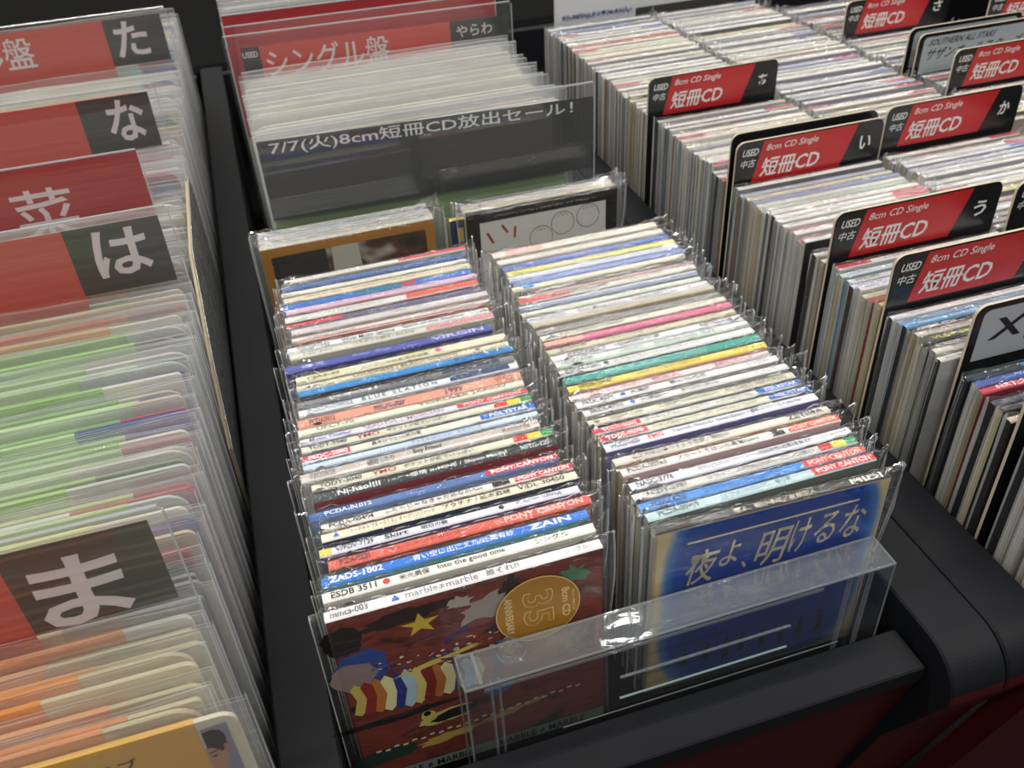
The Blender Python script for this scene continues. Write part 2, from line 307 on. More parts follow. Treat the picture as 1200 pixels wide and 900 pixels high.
C1 = [
 (-24, 354.2, 9.8, 'eceae8', '5c2018', 'white spine with small blue triangle over dark red painted cover', [('t', .02, .15, '6a6a70', 'mmcs-003'), ('v', .245, '2b62c8'), ('t', .28, .54, '8a8c92', 'marble≠marble'), ('t', .57, .69, '77787e', '誰それ?!'), ('t', .86, .95, '9a9aa0', 'シングル')]),
 (-23, 368.7, 7.6, 'eceadf', 'c9c7bd', 'cream spine with black lettering and a red dot', [('t', .03, .19, K, 'ESDB 3511'), ('o', .225, 'd23c34'), ('t', .27, .38, K, '米光美保'), ('t', .41, .66, K, 'Into the good time'), ('t', .77, .9, '4a4a4a', 'シングル')]),
 (-22, 381.7, 7.6, '2b74d2', '4e9a94', 'bright blue spine with bold white lettering', [('t', .03, .22, W_, 'ZADS-1002'), ('t', .33, .71, W_, '青い空に出逢えた/辻尾有紗'), ('t', .77, .93, W_, 'ZAIN')]),
 (-16, 393.1, 7.8, 'd9604f', '8d4c38', 'orange red spine with pale lettering', [('t', .04, .15, '5a2020', 'PCDA-00831'), ('t', .22, .52, '8c2c22', 'エレファントカシマシ', .3, .7), ('t', .66, .97, 'f5c8c0', 'PONY CANYON')]),
 (-20, 404.6, 6.4, 'dedfea', '5c4470', 'white spine with purple lower edge', [('b', 0, .045, 'd8cf55'), ('t', .06, .2, '3b3b46', 'WPDV-7129'), ('t', .24, .33, '3b3b46', 'Skirt'), ('t', .38, .48, '3b3b46', '明日の鍵'), ('o', .69, '33333c'), ('t', .75, .93, '8c8c94', 'Recording')]),
 (-17, 416.1, 7.0, 'e9e3c8', '27304e', 'cream spine with a small blue tick mark', [('v', .055, '3a6cc6'), ('t', .1, .43, '77705e', '「カードキャプターさくら」オープニングテーマ'), ('t', .46, .73, '2e2c28', 'プラチナ / 坂本真綾'), ('t', .76, .95, '3a3834', 'VIDL-30450')]),
 (-16, 427.5, 6.2, 'e9e6dc', 'cba47c', 'off-white spine over tan cover with red end block', [('t', .03, .2, K, 'PCDA-00404'), ('t', .24, .63, K, 'ふたりじゃなきゃだめなの/bio'), ('b', .67, .74, '222222')] + PC),
 (-22, 439.2, 6.4, '5e7bb4', '6c88b4', 'mottled blue spine with red end block', [('b', 0, .2, '3a5f9e'), ('t', .06, .24, 'dfe6f0', 'PCDA-01012'), ('t', .36, .62, '3e5a94', 'エレファントカシマシ', .3, .7), ('b', .7, 1, 'cc3340'), ('t', .72, .98, W_, 'PONY CANYON')]),
 (-18, 454.1, 7.8, '30383a', '8e2e2c', 'black-green spine with bold white lettering', [('t', .1, .27, W_, 'Ni-hao!!!!'), ('s', .3, .36, 'b0b0b0'), ('t', .39, .79, W_, '感情 is MINE / Super Model'), ('t', .85, .97, 'c8c8c8', 'HFTG-120')]),
 (-17, 464.7, 6.8, 'ddd9c4', '3f5c58', 'cream spine with red-yellow-green end squares, in front of the brownish one', [('t', .03, .2, K, 'TODT-3040'), ('t', .24, .34, 'b8322c', 'YMO'), ('t', .37, .66, '33332e', 'ポケットが虹でいっぱい')] + RYG),
 (-23, 475.4, 9.6, 'c3b5ab', 'b6b4ae', 'brownish white spine with thin dark lettering', [('h', 0, .35, 'd6d4d0'), ('t', .04, .14, '77706c', 'RECORDS'), ('t', .27, .38, '3c3a3a', '細田もなり'), ('t', .46, .58, '3c3a3a', 'Boy Friend'), ('t', .84, .96, '8a7a74', 'Records')]),
 (-20, 488.9, 5.4, 'c8d6e6', '9cb2c4', 'pale blue spine with faint lettering', [('t', .1, .35, 'eef4fa', 'TWINKLE NIGHT'), ('t', .45, .75, '9fb2c8', 'hitomitoi')]),
 (-20, 495.3, 7.0, 'dfdccb', 'a9bfd2', 'cream spine with a red front block and blue end block', [('b', 0, .2, 'd83a58'), ('t', .03, .19, W_, 'PSDC-2000'), ('t', .29, .5, '33322e', '真木ひでと/元気の星'), ('b', .76, 1, '2f6cc4'), ('t', .8, .97, W_, 'POLYSTAR')]),
 (-19, 507.2, 6.4, 'd8d5c0', '6e7c86', 'cream spine with red-yellow-green end squares, behind the red-blocked cream one', [('t', .03, .19, '3a3a34', 'TODT-3040'), ('t', .23, .33, 'a8322c', 'YMO'), ('t', .36, .62, '3c3c36', 'ポケットが虹でいっぱい')] + RYG),
 (-19, 516.9, 6.2, 'dcd8e2', 'b9b4bc', 'lilac-white spine with red end block', [('t', .04, .22, '7d88ac', 'Music Theater'), ('t', .27, .62, 'b08aa0', 'BEAUTIFUL MUSICIAN'), ('b', .68, 1, 'd0474a'), ('t', .71, .97, 'f0d0cc', 'PONY CANYON')]),
 (-19, 525.6, 6.2, 'dfe0cc', 'c6c8b0', 'pale mint spine with thin grey lettering', [('t', .08, .24, '8a8a78', 'UPCT-70'), ('t', .52, .92, '7c7a6a', 'TORUMA JAPAN')]),
 (-18, 533.3, 10.8, 'df9880', 'd7a48c', 'thick salmon pink spine', [('t', .05, .16, '7a4434', 'PCDA0012'), ('t', .33, .47, '3c4668', 'microstar'), ('t', .65, .73, '4a4660', '1999'), ('t', .88, .96, 'a86a58', 'VIVID')]),
 (-16, 549.0, 7.1, 'dde2e6', 'b9bfc6', 'white spine with spaced black letters and navy end block', [('t', .04, .24, '7c8694', 'PCCA-00022'), ('t', .28, .62, '3a3e48', 'B L U E   E L A T I O N'), ('b', .68, .96, '2c4470')]),
 (-16, 559.9, 5.6, '7d7e80', '88898a', 'dark grey spine with white lettering', [('t', .14, .36, 'e2e2e2', 'THE BEACH 2 S'), ('t', .42, .62, '55565a', 'R E M I X E R'), ('b', .66, .93, '34405c')]),
 (-13, 573.1, 7.0, '2a85c8', '55483c', 'clear mid-blue spine over dark brown cover', [('t', .72, .95, '1f5c96', 'BFTG-10')]),
 (-14, 581.1, 6.6, 'd9d2b6', 'b0a890', 'cream spine with reddish brown lettering', [('s', .05, .2, '9c8c70'), ('t', .26, .76, '6c4a3c', 'LOUDNESS | BLACK WIDOW'), ('o', .85, '3a3a3a')]),
 (-13, 591.0, 9.0, 'd8d4b8', 'c8c2a4', 'cream spine with yellow upper lettering and pink dot', [('t', .05, .2, '4c4a42', 'CJA3-23', .1, .6), ('t', .06, .18, 'd8cc40', 'KOJI 1200', .65, .95), ('t', .5, .64, 'd8cc40', 'KOJI 1200', .6, .95), ('o', .67, 'cf6a86'), ('t', .3, .62, '55534a', 'ルージュの伝言/荒井由実', .05, .5)]),
 (-20, 608.0, 8.2, '4a51a4', '33386c', 'violet blue spine', [('t', .08, .18, 'a8aee0', 'MD-98'), ('t', .32, .5, '8c94dc', 'Mother - Mirage'), ('t', .7, .96, 'c4c8ee', 'VIRGIN')]),
 (-14, 622.9, 7.2, 'd2cfbe', 'bcb8a6', 'cream-grey spine with pink end block', [('s', .06, .2, '7c7a6c'), ('t', .3, .6, '77756a', 'パラダイス銀河 / 光GENJI'), ('b', .66, 1, 'cf8a8e')]),
 (-15, 633.1, 8.6, 'dddfdc', 'c2c6c0', 'white spine with small capital lettering', [('t', .04, .2, '8a8c92', 'XPCD87343'), ('t', .26, .52, '55575c', 'Wink Music Service'), ('t', .56, .87, '55575c', 'Spirit of the Beehive'), ('s', .9, .98, '8a8c92')]),
 (-10, 648.1, 7.6, 'cfc9c0', 'b05a48', 'grey-white spine with rust red edge', [('h', 0, .2, 'b2503e'), ('s', .08, .3, '7a706a'), ('s', .7, .92, '6c6460')]),
 (-9, 659.6, 7.8, 'cac6c6', 'c9b8b4', 'plain grey spine', [('s', .1, .25, 'a49c9c'), ('s', .5, .66, 'b08c80')]),
 (-12, 670.3, 6.6, '64607c', 'a8a4ac', 'dusky violet spine with red front block', [('b', 0, .28, 'c8404a'), ('s', .05, .22, 'e8b4b4'), ('s', .38, .62, 'd8d8e0'), ('s', .7, .9, 'a4a4c4')]),
 (-12, 679.9, 8.5, 'd6d3cb', '8f5648', 'white spine with orange flashes', [('b', .62, 1, 'd8604c'), ('s', .2, .5, '9c9890')]),
 (-10, 692.1, 6.9, 'd4b4c4', 'c89aa4', 'pale pink spine', [('s', .2, .8, 'a46c88')]),
 (-12, 701.3, 8.0, '3470c8', '7a90c4', 'vivid blue spine with red flash', [('b', .4, .62, '2a7498'), ('b', .62, .7, 'b83a4c'), ('s', .72, .9, 'dfe6f4')]),
 (-10, 714.0, 8.4, 'd8d0b8', 'b4c0a4', 'cream spine with faint pink writing', [('s', .1, .3, 'c48c74'), ('h', .4, .55, 'c8b49c'), ('s', .36, .7, '8c8470')]),
 (-11, 724.8, 5.9, 'dcd8ca', 'c2bca8', 'plain cream spine', [('s', .3, .6, 'a8a08c')]),
 (-9, 734.8, 7.5, '44639c', '3c4c7a', 'navy blue spine with white glints', [('s', .15, .9, 'a8b8d8')]),
 (-6, 746.0, 6.2, 'd9d6ce', 'b8b4aa', 'white spine with red end block, at the very back', [('b', .62, 1, 'c8585a'), ('s', .1, .5, 'a8a49c')]),
]
C2 = [
 (180, 352.3, 7.0, '2e2c2c', 'c4b490', 'black spine with white lettering over deep blue cover', [('t', .33, .68, 'e4dcc4', '夜よ、明けるな／友部正人'), ('t', .83, .97, 'e4e0d4', 'MIDI')]),
 (180, 363.0, 7.6, 'b4ced0', '56605e', 'pale teal spine with red end block', [('t', .05, .22, '45575c', 'PCDA-00959'), ('t', .31, .62, '6c8a90', 'エレファントカシマシ・戦う男'), ('b', .72, 1, 'd8343a'), ('t', .74, .98, 'f4dcd4', 'PONY CANYON')]),
 (180, 373.9, 7.8, '3a8ad6', '2f7cc8', 'sky blue spine with red end block', [('t', .05, .2, '1d3c70', 'PCDA-00881'), ('t', .27, .62, '24589c', 'エレファントカシマシ'), ('b', .72, 1, 'd84438'), ('t', .74, .98, 'f4c8c0', 'PONY CANYON')]),
 (180, 384.0, 7.0, 'cfcdc6', '8e8e92', 'light grey spine with red-yellow-green end squares', [('t', .06, .23, '55555a', 'PCDY-3781'), ('t', .32, .84, '66666a', 'クライシス/円BLOOD—二つの想い—')] + RYG),
 (182, 393.8, 7.6, 'dfe0e8', '6c6c74', 'bluish white spine with small square lettering', [('t', .03, .19, '4c4c58', 'NASC-3776'), ('t', .3, .82, '5c5c68', '3776 / J.S.バッハ:チェンバロ協奏曲第1番第3楽章 E.P.'), ('s', .86, .97, '55555c')]),
 (181, 406.6, 7.4, 'e3e0da', 'c7a7a4', 'white spine with orange end block and bold black writing', [('t', .03, .2, '2c2c2c', 'PCDA-00763'), ('t', .25, .62, '2c2c2c', 'スカートをはいた果実/Skirt'), ('b', .68, .74, '333333'), ('b', .76, 1, 'dd5a42'), ('t', .775, .985, 'f4cabc', 'PONY CANYON')]),
 (181, 419.0, 7.4, 'd9d4c6', 'b08a5c', 'cream spine over gold cover', [('t', .08, .52, '5c584e', '堀之内早苗◆うずまき音頭／隅田川'), ('t', .8, .97, '2c2c2c', 'ZETIMA')]),
 (180, 433.2, 8.0, 'e2e2ec', '5c5c94', 'white spine over violet blue cover', [('t', .03, .16, '44445a', 'HCCD5620'), ('t', .2, .27, 'c83c4c', 'FMG'), ('t', .31, .93, '4c4c60', 'Tokimeki Records  Sweet Escape / 透明なガール-Dye me-')]),
 (180, 442.6, 6.6, 'd6d2bc', '7c9a90', 'cream spine with red front block and blue end block', [('b', 0, .22, 'cf3348'), ('t', .03, .2, W_, 'YDDI-0070'), ('t', .24, .74, '4c483c', 'コーネリアス/ムーン・ライト・ストーリー/イントゥ・サムシン'), ('b', .8, 1, '2c5cb0'), ('t', .83, .98, 'dfe6f4', 'POLYSTAR')]),
 (179, 452.3, 6.6, 'd9d7cc', '77988c', 'off-white spine with red front block, in front of the cream lettered one', [('b', 0, .22, 'cf3348'), ('t', .04, .2, 'f0d4d4', 'YDDI-0065'), ('t', .24, .76, '4c483c', 'コーネリアス:パーフェクト・レインボウ/ベビ'), ('b', .78, 1, '2c60bc'), ('t', .82, .98, 'dfe6f4', 'POLYSTAR')]),
 (180, 464.0, 7.2, 'd5cfba', '34486c', 'beige spine over dark blue cover', [('o', .04, '7c7868'), ('t', .1, .26, '8c866e', 'AQDK-1004'), ('t', .34, .62, '4c483c', 'K-ZEE BAND / Rainy Long Lover'), ('t', .66, .96, '77725e', 'ROCKET RECORDS')]),
 (180, 474.3, 6.6, 'dbdcd8', 'a9a7a0', 'white spine with blue dot, nearer of the two', [('t', .03, .19, '4a4a4e', 'SRDL4750'), ('o', .235, '3a62c8'), ('t', .27, .41, '3a3a3e', '大滝詠一'), ('t', .47, .66, '55555a', '夢ではない熱いEP'), ('t', .84, .95, '77777a', 'シングル')]),
 (178, 484.0, 7.0, 'e0e0e0', '9c9490', 'white spine with blue dot, farther of the two', [('t', .03, .18, '4c4c50', 'SRDL 4574'), ('o', .225, '3a62c8'), ('t', .26, .39, '3a3a3e', '大滝詠一'), ('t', .45, .64, '44444a', '幸せな結末'), ('t', .84, .95, '77777a', 'シングル')]),
 (177, 494.9, 6.8, 'dccccb', 'c8b8b4', 'pinkish white spine with red writing', [('t', .1, .35, 'c8424c', 'ラヴ・ミー・テンダー'), ('t', .4, .54, 'c8424c', '勝正人'), ('t', .72, .92, 'cf8a94', 'MIDDLE')]),
 (179, 503.5, 7.4, 'dccb4a', 'd09c94', 'yellow spine with black writing', [('t', .05, .22, '44422c', 'VPDB-20487'), ('t', .34, .66, '55522f', 'DOHA | いつまでもそばにいて'), ('s', .84, .98, '77732f')]),
 (180, 513.6, 8.6, '3a9a8c', '1f5c54', 'dark teal green spine', [('t', .2, .5, '8ad0c4', 'K.K.K.K.K.'), ('s', .55, .7, '70bcae')]),
 (180, 524.7, 7.8, 'd9dbd6', '4a605c', 'white spine with a small heart mark', [('t', .03, .2, '5c5c60', 'KSDH-1001'), ('o', .235, '44444a'), ('t', .27, .72, '88888c', '北海道よりハートのポンチャップ')]),
 (181, 534.9, 8.6, 'd6dbd4', 'a4bca8', 'white spine with mint edge', [('h', 0, .22, 'a8c6ac'), ('t', .03, .19, '8a8c90', 'HRSD-3108', .3, .85), ('t', .33, .44, '88888c', '[自由]', .3, .85), ('t', .5, .82, '8c8c92', 'SINGLES 2020-2022', .3, .85)]),
 (181, 545.0, 8.4, 'd6d7dc', 'bcc0c0', 'pale grey spine with blocky black lettering', [('t', .08, .28, '2e2e36', 'COCOBAT'), ('t', .32, .56, '2e2e36', "/ QUATRO 'D' EP"), ('t', .78, .95, '2e2e36', 'HFTG-118')]),
 (181, 557.0, 6.4, 'cfc8ac', 'c4b894', 'cream spine with ragged brown writing', [('t', .06, .2, '7c7456', 'YUOW-49'), ('t', .3, .62, '66603f', 'ジャイスタジオ・ツアー'), ('s', .76, .92, '8c8468')]),
 (182, 564.9, 7.2, 'cf6a8a', 'a8546c', 'deep pink spine', [('b', 0, .2, 'd8a490'), ('s', .25, .7, 'e8a4bc')]),
 (182, 575.0, 7.2, 'dcd8c6', '9c7464', 'cream spine with blue front flash and black capitals', [('o', .06, '5c8cb4'), ('t', .1, .44, '66645c', 'KUWATA BAND/BAN BAN BAN'), ('s', .5, .6, '44443f'), ('s', .78, .95, 'a09c8c')]),
 (182, 586.0, 7.4, '8c8c84', '6c6c66', 'dark grey patterned spine', [('s', .1, .45, '2e2e2e'), ('s', .48, .7, '3c3c3c'), ('s', .74, .93, '55555a')]),
 (181, 595.8, 6.0, 'beb49a', 'a89c80', 'tan spine', [('s', .3, .6, '8c7c5c')]),
 (181, 602.8, 9.6, 'dcdce0', 'c4c0b8', 'thick white spine with small capital lettering', [('t', .04, .2, '9494a0', 'XPCD87784'), ('t', .26, .53, '6c6c74', 'Wink Music Service'), ('t', .56, .82, '66666e', 'To Rome With Love'), ('s', .87, .96, '6c6c78')]),
 (178, 614.6, 6.0, 'd0d2c4', 'b4b8a8', 'pale mint-grey spine', [('s', .2, .7, 'b8b8a4')]),
 (179, 622.2, 7.0, '8c94ac', '6c7890', 'slate blue spine with white upper edge', [('h', .7, 1, 'd4d6da')]),
 (182, 632.6, 7.0, 'dad7cd', 'b2aca4', 'white spine with red front block and heavy black capitals', [('b', 0, .28, 'd2524c'), ('t', .18, .5, '2e2e30', 'BAKUFU-SLUMP'), ('t', .54, .8, '55555a', 'アイウォンチュウ')]),
 (184, 641.2, 5.6, 'b89488', '94544c', 'red-brown spine', [('s', .1, .75, 'e0c4b4')]),
 (186, 647.9, 6.0, '2f2f30', '4a4440', 'black spine with bold white lettering and grey centre', [('t', .12, .32, 'f0f0f0', 'Ni-hao!!!!'), ('b', .36, .47, '6c6c6c'), ('t', .5, .8, 'f0f0f0', '感情 is MINE / Super Model')]),
 (183, 656.1, 6.8, 'd8d4bc', 'c8c0a0', 'cream spine with blue front square', [('b', .06, .12, '3a86c4'), ('s', .2, .6, '8ab4c4')]),
 (186, 664.0, 7.2, '7488c4', '9ca8d0', 'periwinkle blue spine', [('s', .3, .9, 'c8d0e8')]),
 (185, 673.7, 7.4, 'c8cede', 'b4bcd0', 'pale lilac spine', [('s', .4, .9, '9ca4bc')]),
 (186, 682.7, 7.2, 'd8d060', 'c8c49c', 'yellow-ended spine', [('b', .25, .62, 'd6cfa0'), ('s', .3, .6, '9c9868')]),
 (185, 692.8, 7.8, '4a66b0', '8c98bc', 'royal blue spine', [('s', .3, .85, 'c8d0e8')]),
 (184, 704.8, 8.0, 'd4cfc4', 'b0aa9c', 'greyish cream spine', [('s', .2, .5, 'a89c8c')]),
 (183, 717.1, 9.6, 'dbd4c4', 'bcb29c', 'cream spine, hindmost of the full row', [('b', .08, .3, 'd8a498'), ('s', .36, .75, '8c8268')]),
]
SIDES = ['a8a79c', '8f8f88', 'b4ae98', 'c4c2b8', '7c7c78', '9c8c78', 'a4a8a4', '5c5c5a', 'b8b4a0']
def column(rows, side_word):
    out = []
    for i, (x, y, th, sp, cv, desc, items) in enumerate(rows):
        t = th / 1000
        if i: y0 = y / 1000; prev = rows[i - 1]; t = min(t, (rows[i + 1][1] - y) / 1000 - .0009 if i + 1 < len(rows) else t)
        else: t = min(t, .0082)
        lab = 'CD single, ' + desc.replace(', ', ' ') + f', {O(i)} in the {side_word} column'
        if len(lab.split()) > 16: lab = desc.replace(', ', ' ').replace('lettering', 'text').replace(' in front of the cream lettered one', '').replace(' in front of the brownish one', '').replace(' behind the red-blocked cream one', '') + f', {O(i)} in {side_word} column'
        front = (i == 0)
        w = .170 if side_word == 'left' else .164
        yaw = random.uniform(-.004, .004)
        if front and side_word == 'right': yaw = -.03
        o = cd_single(x / 1000, y / 1000, t, w, sp, cv, lab, items, SIDES[i % 9], dz=(0 if front else random.uniform(-.0012, .0012)), yaw=yaw,
            lean=(-math.radians(3) if front and side_word == 'left' else 0), nx=34 if i < 22 else 22, r=random.uniform(.008, .015), l=random.uniform(.006, .010))
        out.append(o)
    return out
col_l = column(C1, 'left'); col_r = column(C2, 'right')
# ---- painted cover of the front left single
root = col_l[0]; hh = -.0082 / 2
cm = bpy.data.materials.new('painted_cover'); cm.use_nodes = True; nt = cm.node_tree; N = nt.nodes.new; L = nt.links.new; b = nt.nodes['Principled BSDF']; b.inputs['Roughness'].default_value = .3
tc = N('ShaderNodeTexCoord'); mp = N('ShaderNodeMapping'); mp.inputs['Scale'].default_value = (14, 1, 30); nz = N('ShaderNodeTexNoise'); nz.inputs['Scale'].default_value = 1.3; nz.inputs['Detail'].default_value = 5; nz.inputs['Distortion'].default_value = 1.2
L(tc.outputs['Object'], mp.inputs[0]); L(mp.outputs[0], nz.inputs['Vector']); cr = N('ShaderNodeValToRGB'); e = cr.color_ramp.elements
e[0].position = .33; e[0].color = lin('2a1410') + (1,); e[1].position = .42; e[1].color = lin('6e2a1e') + (1,)
for p_, c_ in ((.55, '7c3426'), (.63, '5a1c16'), (.72, '7a5a4e'), (.8, '3c2420')): q = e.new(p_); q.color = lin(c_) + (1,)
L(nz.outputs['Fac'], cr.inputs[0]); L(cr.outputs[0], b.inputs['Base Color'])
mb = MB(); Y0 = hh - .0003
mb.quad((.0015, Y0, -.163), (.1685, Y0, -.163), (.1685, Y0, -.0012), (.0015, Y0, -.0012), cm); mb.build('cover_print', root)
mb = MB()
def pl(pts, c, k=1): mb.poly([(x / 1000, Y0 - .00008 * k, z / 1000) for x, z in pts], mat(c, .3))
def blob(cx, cz, rx, rz, c, k=1, rot=0, n=22, wob=.12, seed=1):
    r_ = random.Random(seed); pts = []
    for i in range(n):
        a = 6.2832 * i / n; s = 1 + r_.uniform(-wob, wob); x = rx * s * math.cos(a); z = rz * s * math.sin(a)
        pts.append((cx + x * math.cos(rot) - z * math.sin(rot), cz + x * math.sin(rot) + z * math.cos(rot)))
    pl(pts, c, k)
blob(14, -46, 17, 16, '27488f', 1, .2, seed=3); blob(8, -52, 15, 12, '8c7a74', 2, .2, seed=4); blob(6, -20, 12, 12, '1c1614', 1, seed=5)
blob(45, -4 - 8, 26, 6, '2a1c18', 1, .1, seed=6, wob=.3); blob(96, -22, 22, 10, '9a9088', 1, .3, seed=7, wob=.3); blob(78, -13, 8, 5, 'b0a498', 2, seed=8, wob=.3); blob(150, -16, 10, 7, '4c7c5c', 1, seed=9, wob=.4)
blob(110, -12, 6, 9, '221a18', 2, seed=10, wob=.4); blob(132, -30, 14, 5, 'c8b48c', 1, seed=31, wob=.4); blob(60, -34, 16, 3, '5c3438', 1, .1, seed=12, wob=.4); blob(72, -40, 10, 3, '3c2c5c', 1, .4, seed=13, wob=.5)
star = []
for i in range(10):
    a = 1.6 + .6283 * i; r_ = 11 if i % 2 == 0 else 4.2; star.append((53 + r_ * 1.15 * math.cos(a), -22 + r_ * math.sin(a) * .9))
pl(star, 'd2b23c', 3)
# striped body
cols = ['c8b45c', '8c2018', 'b8702c', 'e0d8a0', '20307c', 'a8c0c8', 'd0c070', '7c1c14', 'b06a28', 'dcd49c', '283878', '86b0cc', 'd8d09c', '8c2018', '244488']
for i, c_ in enumerate(cols):
    x0 = 3 + i * 6.3; h_ = 30 - abs(i - 5) * 1.1; zc = -74 - i * .3
    pl([(x0, zc - h_ * .5), (x0 + 4, zc - h_ * .62), (x0 + 7.2, zc - h_ * .5), (x0 + 9.5, zc), (x0 + 8.5, zc + h_ * .45), (x0 + 4, zc + h_ * .62), (x0 + .6, zc + h_ * .45), (x0 + 3.4, zc)], c_, 3 + (i % 2))
blob(60, -58, 28, 2.2, 'd0bc54', 5, .18, seed=14, wob=.3)
blob(28, -100, 40, 3, '16120f', 4, .05, seed=15, wob=.3); blob(60, -112, 20, 6, 'c8bc60', 5, .1, seed=16); blob(64, -112, 17, 4.4, '14120f', 6, .12, seed=17); blob(48, -108, 5, 6, 'b8ac54', 7, .4, seed=18); blob(47, -105, 2.5, 2.5, '16140f', 8, seed=19)
blob(96, -100, 10, 7, '3a66a4', 5, .2, seed=20); blob(14, -136, 24, 7, '1c3430', 4, .1, seed=21); blob(60, -134, 20, 4, 'b8a04c', 4, .1, seed=22, wob=.3); blob(100, -128, 22, 3, 'a89058', 4, .15, seed=23, wob=.4)
for i in range(70):
    r_ = random.Random(100 + i); blob(r_.uniform(20, 110), r_.uniform(-62, -44), r_.uniform(.8, 2.2), r_.uniform(.5, 1.2), r_.choice(['c8c0a8', '8c2c48', '3c5484', 'd8d0b8', '5c1814']), 6, r_.uniform(-.5, .5), 6, .3, i)
for i in range(24): pl([(10 + i * 6, -128 + i * .35 - (i % 2) * 1.5), (13.4 + i * 6, -127.6 + i * .35 - (i % 2) * 1.5), (13.6 + i * 6, -129.4 + i * .35 - (i % 2) * 1.5), (10.3 + i * 6, -129.6 + i * .35 - (i % 2) * 1.5)], 'c8bc98', 8)
pl([(1.5, -163), (168.5, -163), (168.5, -153.5), (1.5, -153.5)], 'a8bcb0', 5)
put_text(mb, 'MARBLE ≠ MARBLE', (.012, Y0 - .0007, -.1615), (.062, 0, 0), (0, 0, .0062), mat('1c2c28', .5))
put_text(mb, 'MARBLE ≠ MARBLE', (.092, Y0 - .0007, -.1615), (.062, 0, 0), (0, 0, .0062), mat('1c2c28', .5))
mb.build('painted_picture', root)
# gold sticker
st = MB(); GC = mat('a8772c', .35, .6); n = 40; SX, SZ, SR = .126, -.036, .0275; YS = Y0 - .0016
st.prism([(SX + SR * math.cos(6.2832 * i / n), SZ + SR * math.sin(6.2832 * i / n)) for i in range(n)], YS, YS + .0004, GC, axis='y'); GL = mat('dcc48c', .4)
for i in range(n):
    a, c_ = 6.2832 * i / n, 6.2832 * (i + 1) / n; R1, R2 = SR, SR - .0006
    st.quad(*[(SX + r_ * math.cos(t_), YS - .0001, SZ + r_ * math.sin(t_)) for r_, t_ in ((R1, a), (R1, c_), (R2, c_), (R2, a))], GL)
put_text(st, '8cm CD', (SX + .0155, YS - .0001, SZ + .013), (0, 0, -.026), (.0052, 0, 0), GL)
put_text(st, '35', (SX - .010, YS - .0001, SZ + .016), (0, 0, -.030), (.020, 0, 0), GL)
put_text(st, '35', (SX - .0094, YS - .0002, SZ + .0154), (0, 0, -.0288), (.0188, 0, 0), GC, False)
put_text(st, 'ANNIVERSARY', (SX - .0215, YS - .0001, SZ + .016), (0, 0, -.032), (.0052, 0, 0), GL)
put_text(st, 'Since 1988.2.21', (SX + .0222, YS - .0001, SZ + .009), (0, 0, -.018), (.0018, 0, 0), GL)
s_ = st.build('gold_sticker', root); s_['label'] = 'round gold anniversary sticker'
# ---- blue cover of the front right single
root = col_r[0]; hh = -.0082 / 2
bm = bpy.data.materials.new('airbrushed_cover'); bm.use_nodes = True; nt = bm.node_tree; N = nt.nodes.new; L = nt.links.new; b = nt.nodes['Principled BSDF']; b.inputs['Roughness'].default_value = .3
tc = N('ShaderNodeTexCoord'); mp = N('ShaderNodeMapping'); mp.inputs['Location'].default_value = (-.084, 0, .072); L(tc.outputs['Object'], mp.inputs[0])
m2 = N('ShaderNodeVectorMath'); m2.operation = 'MULTIPLY'; m2.inputs[1].default_value = (1 / .083, 0, 1 / .108); L(mp.outputs[0], m2.inputs[0])
m3 = N('ShaderNodeVectorMath'); m3.operation = 'MULTIPLY'; L(m2.outputs[0], m3.inputs[0]); L(m2.outputs[0], m3.inputs[1])
m4 = N('ShaderNodeVectorMath'); m4.operation = 'MULTIPLY'; L(m3.outputs[0], m4.inputs[0]); L(m3.outputs[0], m4.inputs[1])
ln = N('ShaderNodeVectorMath'); ln.operation = 'DOT_PRODUCT'; ln.inputs[1].default_value = (1, 1, 1); L(m4.outputs[0], ln.inputs[0])
nz = N('ShaderNodeTexNoise'); nz.inputs['Scale'].default_value = 22; L(tc.outputs['Object'], nz.inputs['Vector']); ad = N('ShaderNodeMath'); ad.operation = 'MULTIPLY_ADD'; ad.inputs[1].default_value = .35; L(nz.outputs['Fac'], ad.inputs[0]); L(ln.outputs['Value'], ad.inputs[2])
cr = N('ShaderNodeValToRGB'); e = cr.color_ramp.elements; e[0].position = .3; e[0].color = lin('143c8c') + (1,); e[1].position = 1.0; e[1].color = lin('cbb98e') + (1,)
q = e.new(.62); q.color = lin('1a4a9c') + (1,); q = e.new(.82); q.color = lin('4a7cb4') + (1,)
L(ad.outputs[0], cr.inputs[0]); L(cr.outputs[0], b.inputs['Base Color'])
mb = MB(); Y0 = hh + .0006 - .0003
Y0 = -.0041
mb.quad((.001, Y0, -.163), (.163, Y0, -.163), (.163, Y0, -.0012), (.001, Y0, -.0012), bm); CR = mat('d9cfb0', .4)
mb.quad((.022, Y0 - .0001, -.0142), (.143, Y0 - .0001, -.0128), (.143, Y0 - .0001, -.0144), (.022, Y0 - .0001, -.0158), CR)
for ch, x0, wd, z0, z1 in (('夜', .020, .026, -.056, -.024), ('よ', .045, .016, -.045, -.022), ('、', .061, .006, -.052, -.045), ('明', .070, .026, -.055, -.022), ('け', .095, .016, -.050, -.019), ('る', .112, .019, -.047, -.019), ('な', .131, .021, -.048, -.018)):
    put_text(mb, ch, (x0, Y0 - .0002, z0), (wd * .82, 0, 0), (0, 0, z1 - z0), CR, False, .28)
DK = mat('1c2c34', .5)
